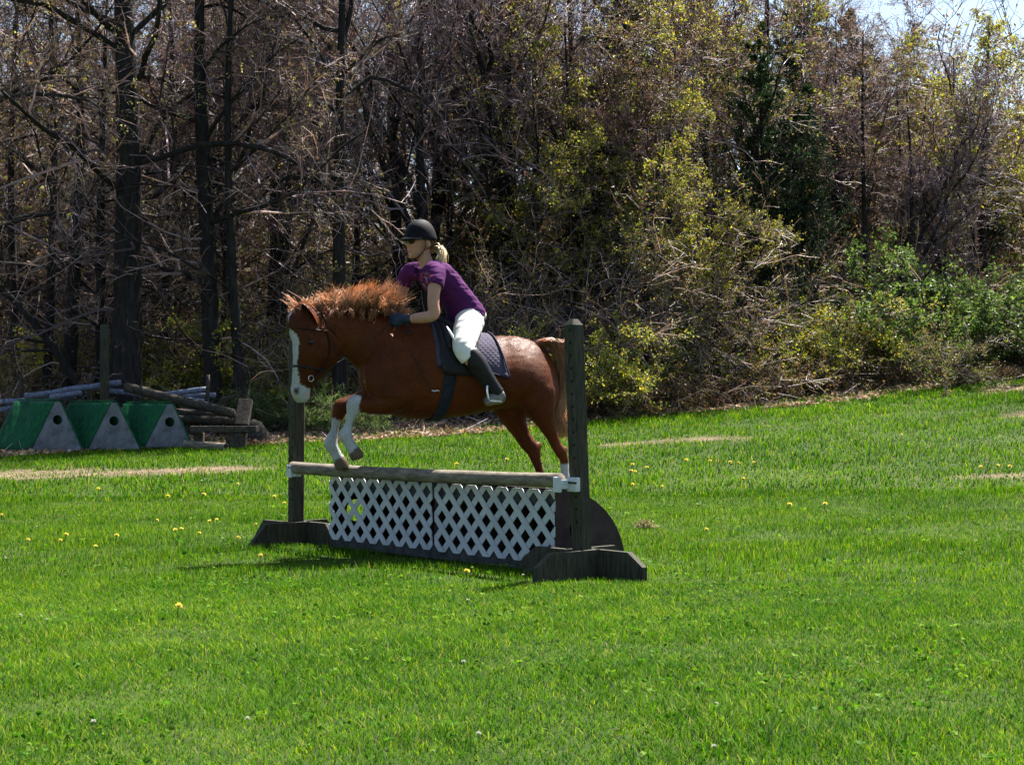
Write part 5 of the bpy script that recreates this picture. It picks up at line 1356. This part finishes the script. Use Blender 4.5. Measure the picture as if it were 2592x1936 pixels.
# breeches, boots, gloves
pm = rider_lofts(.008, ('pelvis',)); v, fs = remesh(pm, .0075, 4, .5); v = v + nrm(v - H(1185, 840, 0)) * (noise3(v * np.array([1, 1, 1.6]), 22, 15) * .0045)[:, None]
mb = MB(); mb.add(v, fs); part('breeches', mb, M['breeches'], rider)
for nm, key_, mt, vx in (('boot', 'calf', 'boot', .0072), ('boot_foot', 'feet', 'foot', .0062)):
    full = rider_lofts(.007, (key_,))
    halves = [MB(), MB()]; k = 0
    for i, hv in enumerate(halves):
        hv.v = [full.v[i]]; hv.c = [full.c[i]]; hv.n = len(full.v[i])
        nf = len(full.f) // 2; hv.f = [f - (0 if i == 0 else len(full.v[0])) for f in full.f[i * nf:(i + 1) * nf]]
        v, fs = remesh(hv, vx, 3, .5); m_ = MB(); m_.add(v, fs); part(nm, m_, M[mt], rider)
for w, tgt, sd in ((H(1028, 808, -.205), H(985, 811, -.175), HL + Z3 * -.2), (H(992, 801, .15), H(968, 806, .13), -HL - Z3 * .2)):
    g = MB(); hand(g, w, tgt - w, Z3, sd, .0028); f_ = nrm(tgt - w)
    g.tube(np.array([w - f_ * .035, w - f_ * .01, w + f_ * .02]), [.033, .031, .03], 12)
    v, fs = remesh(g, .0042, 2, .4); m_ = MB(); m_.add(v, fs); part('glove', m_, M['glove'], rider)
# helmet with peak and harness
hm_ = MB(); K = 11; V = []; n = 28
for i in range(K):
    el_ = i / (K - 1) * math.pi / 2
    for j in range(n):
        a = j / n * 2 * math.pi
        rr_ = math.cos(el_) ** .85; z = math.sin(el_)
        f_ = math.cos(a) * rr_; l_ = math.sin(a) * rr_
        drop = (.030 * (1 - math.cos(a)) / 2 + .010) * (1 - z)
        V.append(hp(-.006 + f_ * .118, l_ * .097, .022 - drop + z * .122))
k = np.arange(K - 1)[:, None] * n + np.arange(n)[None]; k2 = np.arange(K - 1)[:, None] * n + (np.arange(n)[None] + 1) % n
hm_.add(np.array(V), np.stack([k, k2, k2 + n, k + n], -1).reshape(-1, 4))
hel = part('helmet', hm_, M['helmet'], rider); mod(hel, 'SOLIDIFY', thickness=.012, offset=-1)
pk = MB(); V = []; n = 15
for j in range(n):
    a = -1.15 + 2.3 * j / (n - 1)
    for t in (0, .5, 1):
        out = t * .058 * math.cos(a * .9) 
        V.append(hp(-.006 + math.cos(a) * (.117 + 0) + out, math.sin(a) * .097, .018 - .010 * t - .018 * abs(a) * 0 + .012 * (1 - (a / 1.15) ** 2) - .006))
k = np.arange(n - 1)[:, None] * 3 + np.arange(2)[None]
pk.add(np.array(V), np.stack([k, k + 1, k + 4, k + 3], -1).reshape(-1, 4)); o = part('peak', pk, M['peak'], hel); mod(o, 'SOLIDIFY', thickness=.007, offset=0)
bt = MB(); bt.tube(hp(-.01, 0, .146) + np.zeros((3, 3)) + np.outer([0, .004, .006], ru), [.010, .009, .002], 10); part('button', bt, M['helmet'], hel)
def band(nm, pts, r, mt='leather', par=hel, fl=.5):
    m_ = MB(); m_.tube(crom(np.array(pts), 18), r, 6, flat=fl); return part(nm, m_, M[mt], par)
for sg in (1, -1):
    band('chin_strap', [hp(.03, sg * .090, .0), hp(.022, sg * .078, -.05), hp(.038, sg * .060, -.088), hp(.060, sg * .030, -.116), hp(.066, 0, -.124)], .007)
    band('harness', [hp(-.065, sg * .080, -.012), hp(-.04, sg * .078, -.045), hp(.015, sg * .073, -.066)], .006)
band('helmet_badge', [hp(-.075, .070, -.004), hp(-.085, .062, -.004)], .006, 'cup')
# sunglasses
sg_ = MB()
for sg in (1, -1):
    c = hp(.100, sg * .031, .000); u = np.linspace(-.95, .95, 7); k = np.sqrt(1 - u * u); nrm_l = nrm(rf - rl * sg * .35); ax = nrm(np.cross(ru, nrm_l))
    sg_.loft(c + np.outer(u, ax * .030), np.outer(k, ru * .023), np.outer(k, nrm_l * .006), 10)
    sg_.tube(np.array([hp(.092, sg * .056, .006), hp(.05, sg * .076, .006), hp(-.01, sg * .078, .002)]), .0032, 5)
sg_.tube(np.array([hp(.106, .010, .004), hp(.112, 0, .006), hp(.106, -.010, .004)]), .003, 5); part('sunglasses', sg_, M['lens'], rider)
# hair: darker under the helmet, blond ponytail lying on the back
hr = MB(); n = 130
rt = np.array([hp(-.085 + rng.normal(0, .010), rng.normal(.005, .02), -.062 + rng.normal(0, .010)) for _ in range(n)])
tp_ = np.array([H(1118 + rng.normal(0, 6), 667 + rng.normal(0, 6), -.07 + rng.normal(0, .03)) + Z3 * .015 for _ in range(n)])
hair(hr, rt, tp_, np.tile(np.array([.03, -.01, .035]), (n, 1)) + rng.normal(0, .008, (n, 3)), .0030, 6, np.tile([.50, .36, .18], (n, 1)) * rng.uniform(.7, 1.2, (n, 1)), np.tile([.85, .70, .45], (n, 1)) * rng.uniform(.8, 1.15, (n, 1)))
part('ponytail', hr, M['hair'], rider)
hr = MB(); n = 200; rt = []; tp_ = []
for _ in range(n):
    sg = rng.choice([1, -1]); f_ = rng.uniform(-.09, -.015); rt.append(hp(f_, sg * .070 * math.sqrt(max(0, 1 - (f_ / .1) ** 2)) + .004 * sg, .012)); tp_.append(hp(-.080 + rng.normal(0, .01), sg * .02, -.045 + rng.normal(0, .012)))
hair(hr, np.array(rt), np.array(tp_), np.tile(-ru * .014, (n, 1)), .0032, 6, np.tile([.10, .055, .03], (n, 1)), np.tile([.22, .13, .06], (n, 1)))
part('hair', hr, M['hair'], rider)
